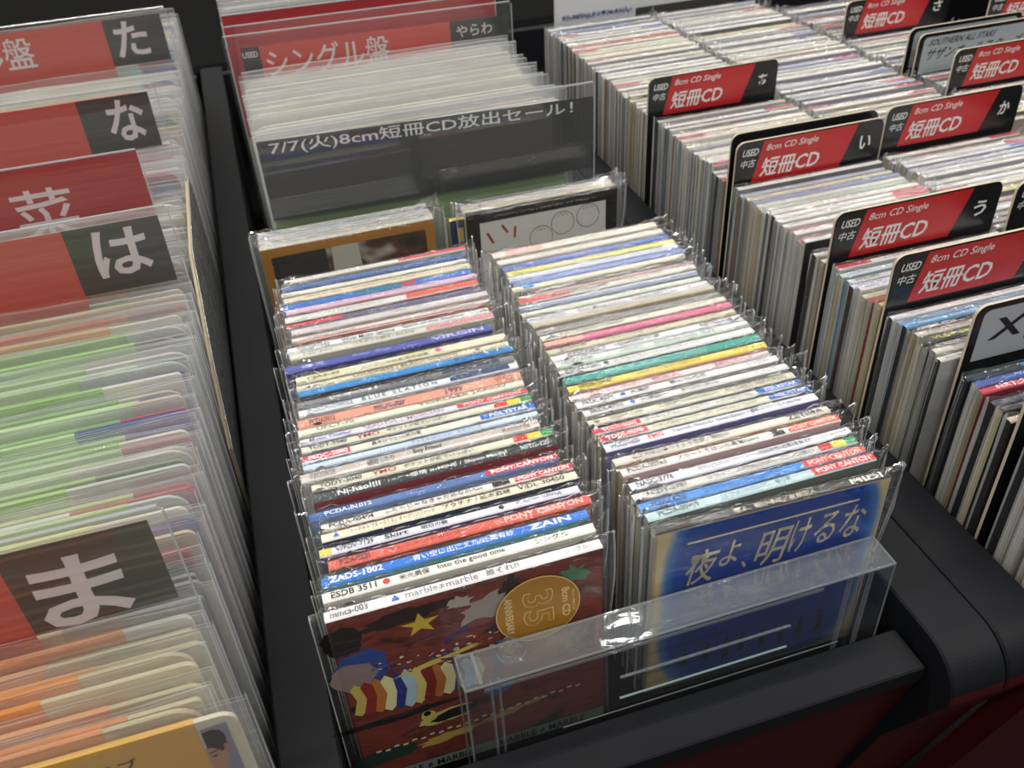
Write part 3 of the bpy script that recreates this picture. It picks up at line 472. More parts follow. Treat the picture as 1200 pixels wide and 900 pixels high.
for i, x0 in enumerate((.028, .045, .06, .072, .088, .104, .118, .134)):
    z0 = -.140 - (i % 3) * .002; s = .8 + .3 * ((i * 37) % 5) / 5
    def P2(a, c_): return (x0 + a * s * .001, Y0 - .0002, z0 + c_ * s * .001)
    mb.poly([P2(-2.5, 0), P2(-1.2, 9), P2(-2.6, 13), P2(0, 15), P2(2.4, 12), P2(1.6, 8), P2(3, 0), P2(1.4, -6), P2(.6, -1), P2(-1.6, -6)], DK)
    mb.poly([P2(1.6 * math.cos(t_ * .785), 17.4 + 1.8 * math.sin(t_ * .785)) for t_ in range(8)], DK)
for i in range(60): mb.quad(*[(.02 + (i % 15) * .0078 + a, Y0 - .0002, -.122 - (i // 15) * .004 + (i % 15) * .0003 + c_) for a, c_ in ((0, 0), (.0008, .0002), (.0012, .0018), (.0004, .0016))], DK)
mb.build('cover_print', root)
# ------------------------------------------------------------------ small stacks behind the two columns
def stack(x, w, rows, word, texts):
    y = rows[0]
    for i, (th, sp, cv) in enumerate(rows[1]):
        lab = f'{texts[i]}, {O(i)} in the short stack behind the {word} column'
        it = [('s', .15, .85, '8c8c88')] if i else []
        o = cd_single(x + (i % 2) * .001, y, th, w, sp, cv, lab, it, 'b4b2a4', dz=-.0005 * i, nx=20, r=.012, l=.008)
        y += th + .0012
        if i == 0: first = o
    return first
f1 = stack(-.0225, .172, (.820, [(.006, 'c8c4b8', 'a8742c'), (.0056, 'd4d2cc', 'b8b8b8'), (.006, 'cfccc4', 'a8a8a8'), (.006, 'd8d6d0', 'c8c4c0'), (.0056, 'b8bcc8', 'a8a8a8'), (.006, 'd0ccc0', 'a8a8a8')]), 'left',
    ['brown-framed photo cover single', 'white spine single', 'off-white spine single', 'bright white spine single', 'bluish spine single', 'cream spine single'])
mb = MB(); Y0 = -.0034
PH = bpy.data.materials.new('photo_print'); PH.use_nodes = True; nt = PH.node_tree; N = nt.nodes.new; L = nt.links.new; b = nt.nodes['Principled BSDF']; b.inputs['Roughness'].default_value = .35
tc = N('ShaderNodeTexCoord'); mp = N('ShaderNodeMapping'); mp.inputs['Scale'].default_value = (1, 1, 1.6); nz = N('ShaderNodeTexNoise'); nz.inputs['Scale'].default_value = 17; nz.inputs['Detail'].default_value = 3; L(tc.outputs['Object'], mp.inputs[0]); L(mp.outputs[0], nz.inputs['Vector'])
cr = N('ShaderNodeValToRGB'); e = cr.color_ramp.elements; e[0].position = .38; e[0].color = lin('24221f') + (1,); e[1].position = .66; e[1].color = lin('c4bcae') + (1,); q = e.new(.5); q.color = lin('5a3a28') + (1,); q = e.new(.56); q.color = lin('8c867c') + (1,)
L(nz.outputs['Fac'], cr.inputs[0]); L(cr.outputs[0], b.inputs['Base Color'])
mb.quad((.009, Y0, -.15), (.163, Y0, -.15), (.163, Y0, -.0105), (.009, Y0, -.0105), PH)
mb.quad((.009, Y0 - .0001, -.1), (.064, Y0 - .0001, -.1), (.062, Y0 - .0001, -.0105), (.009, Y0 - .0001, -.0105), mat('2e2c2a', .35))
mb.quad((.064, Y0 - .0001, -.1), (.098, Y0 - .0001, -.1), (.094, Y0 - .0001, -.0105), (.068, Y0 - .0001, -.0105), mat('b8b4a8', .35))
mb.build('cover_print', f1)
f2 = stack(.181, .164, (.812, [(.006, '35332f', '1a1a1a'), (.0058, 'd0c8a8', 'c8b878'), (.0056, 'd8c8bc', 'c0b8b0'), (.006, 'd4d2cc', 'b8b8b8'), (.006, '8c8c88', 'a0a0a0')]), 'right',
    ['black cover single with white sketch panel', 'yellowish spine single', 'pinkish spine single', 'white spine single', 'grey spine single'])
mb = MB(); WP = mat('cfcfcb', .4); LN = mat('55554f', .5); RD = mat('9c2c22', .5)
mb.quad((.014, Y0, -.15), (.151, Y0, -.15), (.151, Y0, -.0115), (.014, Y0, -.0115), WP)
for cx, cz, r_ in ((.079, -.040, .0135), (.103, -.028, .0135), (.131, -.025, .0135)):
    for i in range(26):
        a, c_ = 6.2832 * i / 26, 6.2832 * (i + 1) / 26
        mb.quad(*[(cx + rr * math.cos(t_) * .95, Y0 - .0002, cz + rr * math.sin(t_)) for rr, t_ in ((r_, a), (r_, c_), (r_ - .0007, c_), (r_ - .0007, a))], LN)
    for i in range(5): mb.quad(*[(cx - .005 + i * .0022 + a, Y0 - .0002, cz + .008 + (i % 2) * .002 + c_) for a, c_ in ((0, 0), (.0016, .0004), (.0016, .0013), (0, .0009))], LN)
for x0, z0, dx, dz in ((.02, -.024, .006, -.012), (.026, -.036, .009, .004), (.036, -.018, .006, -.009), (.05, -.022, -.001, -.012), (.017, -.045, .012, -.003), (.042, -.040, .012, .005)):
    mb.quad((x0, Y0 - .0002, z0), (x0 + .0026, Y0 - .0002, z0 + .0008), (x0 + dx + .0024, Y0 - .0002, z0 + dz), (x0 + dx, Y0 - .0002, z0 + dz - .0008), RD)
mb.quad((.02, Y0 + .0001, -.0062), (.15, Y0 + .0001, -.0062), (.15, Y0 + .0001, -.0045), (.02, Y0 + .0001, -.0045), mat('2a2a2a', .4))
scribble(mb, .03, .14, -.0075, -.0045, Y0 - .0001, mat('b8b8b0', .5), RNG, 'y')
mb.build('cover_print', f2)
# thick navy single with yellow letter peeping out left of the black one
o = cd_single(.166, .8195, .005, .03, 'd8c060', '1c2a50', 'narrow navy card with yellow letter beside the black sketch cover', [], 'b8a860', dz=-.006, nx=6, l=.004, r=.003)
mb = MB(); put_text(mb, 'I', (.0075, -.003, -.026), (.006, 0, 0), (0, 0, .016), mat('d8a83c', .4)); mb.build('cover_letter', o)
# ------------------------------------------------------------------ clear keeper case
kr = empty('keeper_case', (.191, .330, FZ)); tag(kr, 'long clear plastic anti-theft keeper case standing behind the front rail', 'plastic case')
KX0, KX1, KY0, KY1, KZ0, KZ1 = -.146, .146, -.0125, .0125, .001, .1195
def kbox(mb, x0, x1, y0, y1, z0, z1, m=CLEAR, bev=.0006): mb.box(x0, x1, y0, y1, z0, z1, m, bev)
def wall(name, *a):
    mb = MB(); kbox(mb, *a); o = mb.build(name, kr); return o
wall('front_wall', KX0, KX1, KY0, KY0 + .0016, KZ0, KZ1 - .0018)
wall('back_wall', KX0, KX1, KY1 - .0016, KY1, KZ0, KZ1 - .0018)
wall('end_wall', KX0, KX0 + .0018, KY0 + .0016, KY1 - .0016, KZ0, KZ1 - .0018); wall('end_wall', KX1 - .0018, KX1, KY0 + .0016, KY1 - .0016, KZ0, KZ1 - .0018)
wall('top_wall', KX0, KX1, KY0, KY1, KZ1 - .0017, KZ1, CLTOP)
mb = MB()   # thick refracting edges and ribs
for y in (KY0, KY1):
    mb.box(KX0 - .0004, KX1 + .0004, y - .0007, y + .0007, KZ1 - .0012, KZ1 + .0007, CLEDGE, .0004)
    for x in (KX0, KX1): mb.box(x - .0006, x + .0006, y - .0006, y + .0006, KZ0, KZ1, CLEDGE, .0003)
for x in (KX0, KX1): mb.box(x - .0006, x + .0006, KY0, KY1, KZ1 - .0006, KZ1 + .0006, CLEDGE, .0003)
mb.build('edge_bead', kr)
WH = mat('9cb0a6', .3, .5)
mb = MB()
for x in (KX0 + .016, KX0 + .021, KX1 - .014, KX1 - .030): mb.box(x, x + .0012, KY0 + .002, KY0 + .006, KZ0, KZ1 - .004, CLEDGE, .0003)
mb.box(KX0 + .009, KX0 + .0115, KY0 + .001, KY1 - .001, KZ1 + .0002, KZ1 + .0014, CLEDGE, .0004)
mb.box(KX0 + .012, KX1 - .05, KY0 + .0022, KY0 + .0034, KZ1 - .010, KZ1 - .0075, CLEDGE, .0003)
mb.box(KX0 + .10, KX1 - .07, KY0 + .0015, KY0 + .0035, .082, .0832, CLEDGE, .0003)
mb.box(KX0 + .10, KX1 - .07, KY0 + .0015, KY0 + .0030, .0600, .0610, WH, .0003)
mb.box(KX0 + .06, KX1 - .03, KY0 - .0002, KY0 + .0004, .050, .0512, CLEDGE, .0002)
mb.build('inner_rib', kr)
mb = MB(); n = 28  # lock boss
for (ra, rb, z0, z1) in ((.0092, .0068, KZ1 - .001, KZ1 + .0022), (.0052, .0, KZ1 - .001, KZ1 + .0012)):
    cx, cy_ = KX0 + .034, .006
    for i in range(n):
        a, c_ = 6.2832 * i / n, 6.2832 * (i + 1) / n
        p = lambda r_, t_, z: (cx + r_ * math.cos(t_), cy_ + r_ * math.sin(t_), z)
        mb.quad(p(ra, a, z0), p(ra, c_, z0), p(ra * .94, c_, z1), p(ra * .94, a, z1), CLEDGE)
        mb.quad(p(ra * .94, a, z1), p(ra * .94, c_, z1), p(rb, c_, z1 if rb else z1 + .0003), p(rb, a, z1 if rb else z1 + .0003), CLEAR)
        if rb: mb.quad(p(rb, a, z1), p(rb, c_, z1), p(rb * .96, c_, z0), p(rb * .96, a, z0), CLEDGE)
mb.build('lock_boss', kr)
mb = MB(); mb.box(KX0 + .115, KX0 + .205, KY0 + .004, KY1 - .003, KZ1 - .0035, KZ1 - .0022, CLEAR, .0004); mb.build('latch_plate', kr)
# ------------------------------------------------------------------ divider boards
def rrect(x0, x1, z0, z1, r, n=6, only_top=True):
    p = [(x0, z0), (x1, z0)]
    for cx, a0 in ((x1 - r, 0), (x0 + r, 90)):
        for i in range(n + 1):
            a = math.radians(a0 + 90 * i / n); p.append((cx + r * math.cos(a), z1 - r + r * math.sin(a)))
    return p
CREAM = paper('cdbfa6')
def divider(x, y, ztop, kana, label, style='cd', w=.170, yaw=0.0, lean=0.0, names=None, group=None):
    r = empty('divider_board', (x, y, ztop), (lean, 0, yaw)); tag(r, label, 'divider', group)
    H_ = ztop - FZ - .0003; mb = MB(); mb.prism(rrect(0, w, -H_, 0, .009), 0, .0026, mat('1d1d1f', .25), axis='y', mside=CREAM); mb.build('board', r)
    mb = MB(); F = -.0003; BK = mat('1f2022', .22, .6); RD_ = mat('c02a2c', .25, .6); TX = mat('e6e2de', .4)
    p = lambda u, v: (u * w, F, -.0465 * (1 - v) - .0005)
    if style == 'cd':
        mb.poly([(a, F, b_) for a, b_ in rrect(.0008, w - .0008, -.047, -.0008, .0082)], BK)
        mb.build('label_card', r); mb = MB(); F = -.0005
        mb.poly([p(.115, 0.02), p(.72, .02), p(.815, .98), p(.175, .98)], RD_); mb.build('red_panel', r)
        mb = MB(); F = -.0007
        put_text(mb, 'USED', p(.035, .68), Vector(p(.14, .68)) - Vector(p(.035, .68)), (0, 0, .0075), TX, True, .1)
        put_text(mb, '中古', p(.03, .42), Vector(p(.125, .42)) - Vector(p(.03, .42)), (0, 0, .0085), TX, True, .1)
        mb.build('condition_lettering', r); mb = MB()
        put_text(mb, '8cm CD Single', p(.19, .70), Vector(p(.54, .70)) - Vector(p(.19, .70)), (0, 0, .0088), TX, False, .04)
        mb.build('subtitle_lettering', r); mb = MB()
        put_text(mb, '短冊CD', p(.165, .14), Vector(p(.56, .14)) - Vector(p(.165, .14)), (0, 0, .0205), TX, True, .06)
        mb.build('title_lettering', r); mb = MB()
        put_text(mb, kana, p(.84, .35), Vector(p(.92, .35)) - Vector(p(.84, .35)), (0, 0, .0150), TX, True, .08)
        if kana: mb.build('kana_lettering', r)
    elif style == 'name':
        mb.poly([(a, F, b_) for a, b_ in rrect(.0008, w - .0008, -.06, -.0008, .0082)], BK); mb.build('label_card', r)
        mb = MB(); F = -.0005; GR = mat('aeb4b8', .3)
        q = rrect(.007, w - .007, -.050, -.0045, .006); q = q + []; mb.poly([(a, F, b_) for a, b_ in q], GR); mb.build('grey_panel', r)
        mb = MB(); F = -.0007; TK = mat('1a1a1c', .4)
        for s, x0, x1, z0, z1 in names: put_text(mb, s, (x0, F, z0), (x1 - x0, 0, 0), (0, 0, z1 - z0), TK, True, .04)
        mb.build('lettering', r)
    else:
        mb.poly([(a, F, b_) for a, b_ in rrect(.0008, w - .0008, -.06, -.0008, .0082)], BK); mb.build('label_card', r)
    return r
X1, X2, X3, X4 = .456, .636, .818, .995
divider(X1 - .006, .972, .047, 'あ', 'red and black divider board with white kana A')
divider(X1, .782, .049, '', 'plain black divider board directly behind the one marked I', 'plain')
divider(X1, .770, .044, 'い', 'red and black divider board with white kana I')
divider(X1, .597, .048, 'う', 'red and black divider board with white kana U')
divider(X1, .515, .0495, '', 'nearest red and black divider board, cut by the right frame edge')
divider(X1 + .013, .437, .046, '', 'black divider board with grey panel reading X JA, at right edge', 'name', names=[('X JAPAN', .015, .158, -.039, -.014)])
divider(X1, .3625, .046, '', 'plain black divider board with cream edge near the bin front', 'plain')
divider(X2, .780, .049, 'か', 'red and black divider board with white kana KA')
divider(X2, .590, .046, '', 'red and black divider cut off by right edge, middle row, second column')
divider(X3, 1.130, .049, 'さ', 'red and black divider board with white kana SA at top')
divider(X3, .992, .049, '', 'black divider board with grey panel starting with letter Z', 'name', names=[('Z', .012, .026, -.036, -.012)])
divider(X3, .972, .047, '', 'black divider board with grey panel and two lines of black writing', 'name', w=.176, names=[('SOUTHERN ALL STARS', .014, .112, -.016, -.008), ('サザンオールスターズ', .012, .155, -.034, -.019)])
divider(X3, .905, .047, '', 'faded red and black divider in front of the grey panel boards')
divider(X4, 1.060, .058, '', 'red and black divider at top right corner of the view')
# ------------------------------------------------------------------ right bin CD singles
SPC = ['d9d6cf', 'd4d0c4', 'dcdcdc', 'c8c4ba', 'd8cfb8', 'b8bcc8', 'e0ddd4', 'c9a8a4', '8c98b8', 'c4584e', 'd4cc9c', '9c9c98', 'a8b8a8', '44444a']
SPW = [6, 5, 6, 5, 3, 2, 5, 1.2, .8, .5, 1, 2, .8, .8]
SPN = {'d9d6cf': 'off-white', 'd4d0c4': 'cream-grey', 'dcdcdc': 'white', 'c8c4ba': 'greyish', 'd8cfb8': 'cream', 'b8bcc8': 'pale blue', 'e0ddd4': 'bright white', 'c9a8a4': 'pinkish', '8c98b8': 'blue', 'c4584e': 'red', 'd4cc9c': 'yellowish', '9c9c98': 'grey', 'a8b8a8': 'pale green', '44444a': 'black'}
SD = ['a9a79b', 'b8b4a4', '8e8e8a', 'a39a84', 'c2c0b4', '6c6a64', '39393a', '9aa0a4', 'b4a88c', '84705c', '7c8478', '222222']
RG = random.Random(5); jc = {}; lc = {}
slp = [sleeve_data(900 + k, 14, .0062, .168, .004, .009, 1.2, True) for k in range(10)]
def rj(sp, sd, cv):
    k = (sp, sd, cv)
    if k not in jc: jc[k] = jacket_data(.0062, .168, sp, cv, sd).data('card_jacket')
    return jc[k]
def rl(i):
    if i not in lc:
        r_ = random.Random(i); mb = MB(); c_ = ['4a4a4a', '6c6c6c', '8c5050', '5c6c94', '333333', '7c7c70'][i % 6]
        if i % 5 == 0: mb.quad((.13, -.0027, .0001), (.1675, -.0027, .0001), (.1675, .0027, .0001), (.13, .0027, .0001), paper(['c05058', '5070b0', 'b8b09c'][i % 3]))
        if i % 11 == 3: mb.quad((.0005, -.0027, .0001), (.034, -.0027, .0001), (.034, .0027, .0001), (.0005, .0027, .0001), paper('c8404a'))
        scribble(mb, .006, .03, -.0016, .0018, .00025, mat(c_, .5), r_); scribble(mb, .045, .045 + r_.uniform(.03, .07), -.0016, .0018, .00025, mat(c_, .5), r_)
        lc[i] = mb.data('spine_lettering')
    return lc[i]
def run(x, ya, yb, pitch, where, group, spec=None, jit=.0022, detail=True):
    y = ya; i = 0
    while y < yb - .0065:
        if spec and i < len(spec): sp, sd, cv, nm = spec[i][:4]
        else:
            sp = RG.choices(SPC, SPW)[0]; sd = RG.choice(SD); cv = RG.choice(['c8c4bc', 'a8a49c', '5c5c60', 'b4a494', '8c8c98']); nm = SPN[sp] + ' spine'
        r = empty('cd_single', (x + RG.uniform(-.002, .0025), y + .0036, RG.uniform(-.004, .002)), (RG.uniform(-.004, .004), 0, RG.uniform(-.003, .003)))
        tag(r, f'CD single, {nm}, {O(i) if i else "first"} {where}', 'cd single', group)
        jk = inst('card_jacket', rj(sp, sd, cv), r)
        if spec and i < len(spec) and len(spec[i]) > 4: place_lettering(spec[i][4], .168, .0062, jk, RG)
        else: inst('spine_lettering', rl(RG.randrange(24)), jk)
        inst('plastic_sleeve', slp[RG.randrange(10)], r)
        y += pitch * RG.uniform(.94, 1.08); i += 1
run(X1, .2895, .3605, .0093, 'from the front of the right bin', 'singles before the first board', [('e4e0dc', 'b8b4b0', 'd0d0d0', 'white case'), ('30343c', '4c5068', '30343c', 'black case'), ('e4e0dc', 'c4c0b8', 'd0d0d0', 'thick white case'), ('e4e0dc', 'b0a498', 'c8c4bc', 'white case'), ('dcd8d0', 'c4beb8', 'c8c4bc', 'pale case'), ('dcd8d0', 'b4b0ac', 'c8c4bc', 'pale red-marked case'), ('d8d8d8', '1c1c20', '202020', 'black-edged case'), ('d8d8d8', '26262c', '202020', 'black-edged case')])
run(X1, .3675, .421, .0092, 'behind the plain cream-edged board', 'singles before the grey-panelled board', [('cfc0a8', '1d1b1b', '2c2826', 'tan spine'), ('2e3138', 'b8b08c', '2c3038', 'black spine'), ('343c4c', '1e1e20', '2c3038', 'navy spine'), ('c83a4c', '8c8468', '903040', 'red spine', [('t', .08, .3, 'f0c8c8', 'MRT 2021')]), ('4a6ab8', 'b4b4ac', '3c5494', 'blue spine'), ('2c3840', '2a2a2a', '202428', 'dark spine with blue dot', [('o', .3, '2c8ce0'), ('s', .4, .7, '2c8ce0')]), ('2c2c30', '1c1c1c', '202428', 'black spine'), ('2c2c30', '1a1a1a', '202428', 'black spine')])
run(X1, .4425, .512, .0076, 'behind the grey-panelled X JA board', 'singles between the X JA board and nearest red divider', [('d4d0c8', '1f2022', 'bcbcb8', 'white spine'), ('d8d4c8', '8c8c84', 'bcb8a8', 'cream spine', [('t', .1, .3, '55554f', 'TODT-2149')]), ('3c3a40', '9c9c90', '4c4a50', 'black spine with white letters', [('t', .06, .32, 'e0e0e0', 'KTDR-2149')]), ('4a4c48', 'a89c74', '3c4240', 'black-green spine with yellow letters', [('t', .06, .34, 'd0cc50', 'VLDF-69005')]), ('d0c8bc', '94886c', 'b8b0a0', 'grey-cream spine', [('t', .06, .3, '77706a', 'CODA-22005')]), ('34302e', '8c7c64', '44403c', 'black spine with tan writing', [('t', .03, .25, 'e8e8e4', 'AMDM-6226'), ('t', .3, .66, 'b8a070', 'エキゾチック・パレード')]), ('58a4d0', '242424', '6cb0d8', 'light blue spine', [('t', .08, .42, 'eaf4fa', 'Everybody Knows/TR')]), ('8ca4bc', 'a0a4a4', '7c94ac', 'blue-grey spine'), ('e6e2e2', '3a3a3c', 'd0d0d0', 'white spine', [('s', .08, .2, '8c8c8c'), ('s', .4, .8, 'a09ca0')])])
run(X1, .5205, .593, .0086, 'behind the nearest red divider', 'singles between nearest red divider and U', [('c8b070', 'b8b088', 'b8a880', 'yellow-tan spine'), ('b85040', 'aaa898', 'a84438', 'red spine'), ('d4c8ac', 'b8b4a4', 'c8bca0', 'cream spine'), ('d8d8dc', 'b0aea2', 'c4c4c4', 'white spine'), ('c8cce0', '4c342c', 'b0b8d0', 'lilac spine'), ('dcdcd8', '7c94a0', 'c8c8c4', 'white spine', [('t', .04, .18, '77777a', 'XADL-1073')]), ('d0d8dc', 'b4a884', '8cb0c4', 'blue-white spine'), ('d8d6d0', '9ca4a4', 'a8a8a4', 'white spine')])
run(X1, .603, .625, .0092, 'directly behind the U divider', 'singles just behind う', [('d8d4c8', 'a8a490', 'c0bcac', 'cream spine'), ('d0ccc0', '3c3c38', 'c0bcac', 'grey spine')])
run(X1, .6345, .766, .0086, 'of the pack before the I divider', 'singles in front of い', [('dcdad6', 'b8b6ae', '18181a', 'black cover with white spine'), ('dcdcd8', 'b0aea6', 'c4c4c0', 'white spine'), ('e0dcdc', 'b4b2aa', 'c8c4bc', 'white spine'), ('c8485a', 'a8a89e', 'c4c4c0', 'red-blocked spine'), ('d4d4d0', 'aeaca4', 'c4c4c0', 'grey-white spine'), ('d8d4cc', '84887c', 'c4c4c0', 'white spine')])
run(X1, .790, .966, .0089, 'of the pack before the A divider', 'singles between い and あ')
run(X1, .980, 1.372, .0105, 'behind the A divider', 'singles behind あ')
run(X2, .598, .774, .0092, 'of the pack before the KA divider', 'singles in front of か')
run(X2, .788, 1.372, .0118, 'behind the KA divider', 'singles behind か')
run(X3, .80, .900, .0125, 'of the pack before the faded divider', 'singles in front of the faded divider')
run(X3, .9125, .968, .0125, 'behind the faded divider', 'singles behind the faded divider')
run(X3, 1.000, 1.126, .0105, 'behind the grey panel boards', 'singles behind the grey boards')
run(X3, 1.138, 1.30, .0125, 'behind the SA divider', 'singles behind さ')
run(X4, .93, 1.055, .014, 'of the pack before the top right divider', 'singles at the far right top')
# white header board at the back
r = empty('header_board', (.478, 1.385, FZ)); tag(r, 'wide white header board with blue writing behind the far CD rows', 'header board')
mb = MB(); mb.box(0, .315, 0, .004, 0, -FZ + .10, mat('c9cacb', .4), .001); mb.build('board', r)
mb = MB(); scribble(mb, .012, .128, -FZ + .0, -FZ + .012, -.0005, mat('2c3c94', .5), RNG, 'y'); scribble(mb, .013, .128, -FZ + .001, -FZ + .011, -.0007, mat('2c3c94', .5), RNG, 'y')
mb.quad((.135, -.0004, -FZ - .01), (.315, -.0004, -FZ - .01), (.315, -.0004, -FZ + .006), (.135, -.0004, -FZ + .006), mat('3c3c38', .5)); mb.build('lettering', r)
# ------------------------------------------------------------------ records
LH = .315
def lp_outline(x0, x1, z0, z1, r, n=5): return rrect(x0, x1, z0, z1, r, n)
lpc = {}
def lp_jacket(c_main, c_obi, obi_to, w, h, th=.0026, rad=.006):
    k = ('j', c_main, w, h, rad)
    if k not in lpc:
        mb = MB(); mb.prism(lp_outline(0, w, -h, 0, rad), -th / 2, th / 2, paper(c_main), axis='y', mside=paper(c_main)); lpc[k] = mb.data('card_jacket')
    return lpc[k]
def lp_obi(c_obi, a, b_, h, th=.0026):
    k = ('o', c_obi, a, b_, h)
    if k not in lpc:
        mb = MB(); m = paper(c_obi); t = th / 2 + .0003
        mb.quad((a, -t, -h), (b_, -t, -h), (b_, -t, .0003), (a, -t, .0003), m); mb.quad((a, -t, .0003), (b_, -t, .0003), (b_, t, .0003), (a, t, .0003), m)
        mb.quad((a, t, .0003), (b_, t, .0003), (b_, t, -.06), (a, t, -.06), m)
        lpc[k] = mb.data('paper_strip')
    return lpc[k]
def lp_film(seed, w, h, l=.004, r=.008, top=.008, th=.0036):
    rng = random.Random(seed); V = []; F = []; FM = []; n = 20; a = rng.uniform(0, 6); b_ = rng.uniform(0, 6)
    sec = [-h, -.12, -.04, -.012, .002, top - .0007, top]
    for s in (-1, 1):
        base = len(V)
        for i in range(n + 1):
            x = -l + (w + l + r) * i / n
            for z in sec:
                k = 0 if z < -.005 else .6
                y = s * (th / 2 + .0009) * (1 - k) + (.0016 * math.sin(x * 23 + a) + .0006 * math.sin(x * 61 + b_) + rng.uniform(-.0003, .0003)) * (1 if z > 0 else .25 if z > -.05 else 0)
                zz = z + (.0009 * math.sin(x * 17 + b_) if z > 0 else 0)
                if x > w: zz = min(zz, zz - max(0, (x - w - r * .5)) * .15)
                V.append((x, y, zz))
        m = len(sec)
        for i in range(n):
            for j in range(m - 1):
                q = base + i * m + j; F.append((q, q + m, q + m + 1, q + 1)); FM.append(1 if (j == m - 2 or (i == n - 1 and False)) else 0)
    # right end seam strip
    base = len(V)
    for z in (-h, -.04, top): V += [(w + r, -.0003, z), (w + r - .0006, -.0008, z)]
    F += [(base, base + 1, base + 3, base + 2), (base + 2, base + 3, base + 5, base + 4)]; FM += [1, 1]
    me = bpy.data.meshes.new('record_bag'); me.from_pydata(V, [], F); me.materials.append(LPFILM); me.materials.append(LPEDGE)
    me.polygons.foreach_set('material_index', FM); me.polygons.foreach_set('use_smooth', [True] * len(F)); me.update(); return me
films = [lp_film(k, LH, LH - .004, top=.012) for k in range(9)]
RL = random.Random(21)
def record(x, y, z, c_main, c_obi, obi, label, group, lean=0.0, yaw=0.0, rad=.006, bag=True, scr=None):
    r = empty('record', (x, y, z), (lean, 0, yaw)); tag(r, label, 'record', group)
    inst('card_jacket', lp_jacket(c_main, None, 0, LH, z - LZ - .0015, rad=rad), r)
    if c_obi: inst('paper_strip', lp_obi(c_obi, obi[0], obi[1], z - LZ - .0015), r)
    if bag:
        f = inst('record_bag', films[RL.randrange(9)], r); f.scale = (1, 1, (z - LZ - .004) / (LH - .004))
    return r
LX = -.4035
MAINS = ['cfc8b8', 'c8c4bc', 'b8a890', '8c8c88', 'd4d0cc', '9c5c58', '3c4c8c', 'b4b8b0', '7c8c6c', 'cfc0a4', '44484c', 'a83a3c']
def lp_run(ya, yb, pitch, where, group, obis, mains=MAINS, zb=(.020, .032), step=.22):
    y = ya; i = 0
    while y < yb - .002:
        c_o, nm = RL.choice(obis); c_m = RL.choice(mains); z = RL.uniform(*zb); ob = (0.03, LH - .045 + RL.choice([-.03, -.01, .0, .0, .01]))
        record(LX + RL.uniform(-.004, .003), y + .0018, z, c_m, c_o, ob, f'bagged record with {nm}, {O(i) if i else "first"} {where}', group, RL.uniform(-.003, .003), RL.uniform(-.0012, .0012), RL.choice([.003, .006, .014]))
        y += pitch * RL.uniform(.96, 1.06); i += 1
OR = [('e0913c', 'orange strip'), ('d98a48', 'deep orange strip'), ('e2a85c', 'yellow-orange strip'), ('d9a070', 'peach strip')]
YG = [('b8c08c', 'yellow-green strip'), ('c8cc94', 'pale lime strip'), ('c4b08c', 'tan strip'), ('a8bc80', 'light green strip')]
GR = [('93b874', 'green strip'), ('88ae66', 'leaf green strip'), ('a2c084', 'apple green strip'), ('b0c494', 'pale green strip'), ('9cb87c', 'soft green strip')]
TN = [('c8905c', 'tan strip'), ('c86c50', 'brick strip'), ('d0a070', 'sand strip'), ('b8bc84', 'olive strip')]
WT = [('c8ccc4', 'whitish strip'), ('b4bcb4', 'grey-green strip'), ('d0c4b0', 'beige strip'), ('a8c4b8', 'pale teal strip'), ('d0ccc4', 'off-white strip')]
OT = [('dc9450', 'orange strip'), ('d8cdb8', 'beige strip'), ('8cc0b0', 'teal strip'), ('d4d0c8', 'whitish strip')]
lp_run(.2995, .366, .0088, 'behind the photo-fronted record', 'records before the MA divider', OR, ['cfc4a4', 'c8bc9c', 'd0cdc4', 'c0b490'], (.022, .032))
lp_run(.377, .480, .0088, 'behind the divider marked MA', 'records behind the MA divider', YG + WT[:2])
lp_run(.484, .665, .0088, 'of the green-stripped pack', 'green-stripped records', GR)
lp_run(.668, .720, .0088, 'before the divider marked HA', 'records before the HA divider', TN + OR[:1])
lp_run(.735, .872, .0096, 'behind the divider marked HA', 'records behind the HA divider', WT + OT[:1])
lp_run(.893, 1.038, .0105, 'behind the dark red board', 'records behind the dark red board', WT)
lp_run(1.058, 1.335, .0125, 'behind the divider marked NA', 'records behind the NA divider', OT + WT)
lp_run(1.358, 1.62, .0160, 'behind the divider marked TA', 'records behind the TA divider', WT + OT)
# front record with picture cover
fr = record(LX + .0165, .2915, .030, 'd6cdb4', 'd9a850', (.01, .2955), 'foremost bagged record with mustard strip and printed portrait of a dark-haired boy', None, rad=.008)
fr.children[0].name = 'card_jacket'
mb = MB(); T = -.0018
def ph(pts, c_, k=0): mb.poly([(x / 1000, T - .00006 * k, z / 1000) for x, z in pts], mat(c_, .35))
ph([(297, -6), (309.5, -5), (309.5, -120), (296, -120)], '8d8a9c')
ph([(297.2, -8.5), (302, -7.5), (305.5, -9.5), (307, -14), (306.5, -21), (303.5, -27), (301, -24), (299, -22), (297, -21.5)], '2c1a16', 2)
ph([(296.2, -21), (303, -20), (305, -23), (305.6, -32), (303, -40), (299, -46), (296.2, -47)], 'b98a72', 1)
ph([(304.6, -21.5), (307.4, -20.5), (308, -23.5), (306.4, -28.5), (304.6, -28)], 'b07c64', 3)
ph([(297, -25.5), (301.5, -24.3), (301.5, -25.1), (297, -26.6)], '3c241c', 4); ph([(297.6, -29), (299.2, -28), (300.8, -28.9), (299, -30)], '2c1c18', 4)
mb.build('cover_portrait', fr)
mb = MB(); put_text(mb, 'ラブ', (.246, T - .0002, -.0205), (.019, 0, .0), (0, 0, .0085), mat('3c2c14', .5), False); mb.build('strip_lettering', fr)
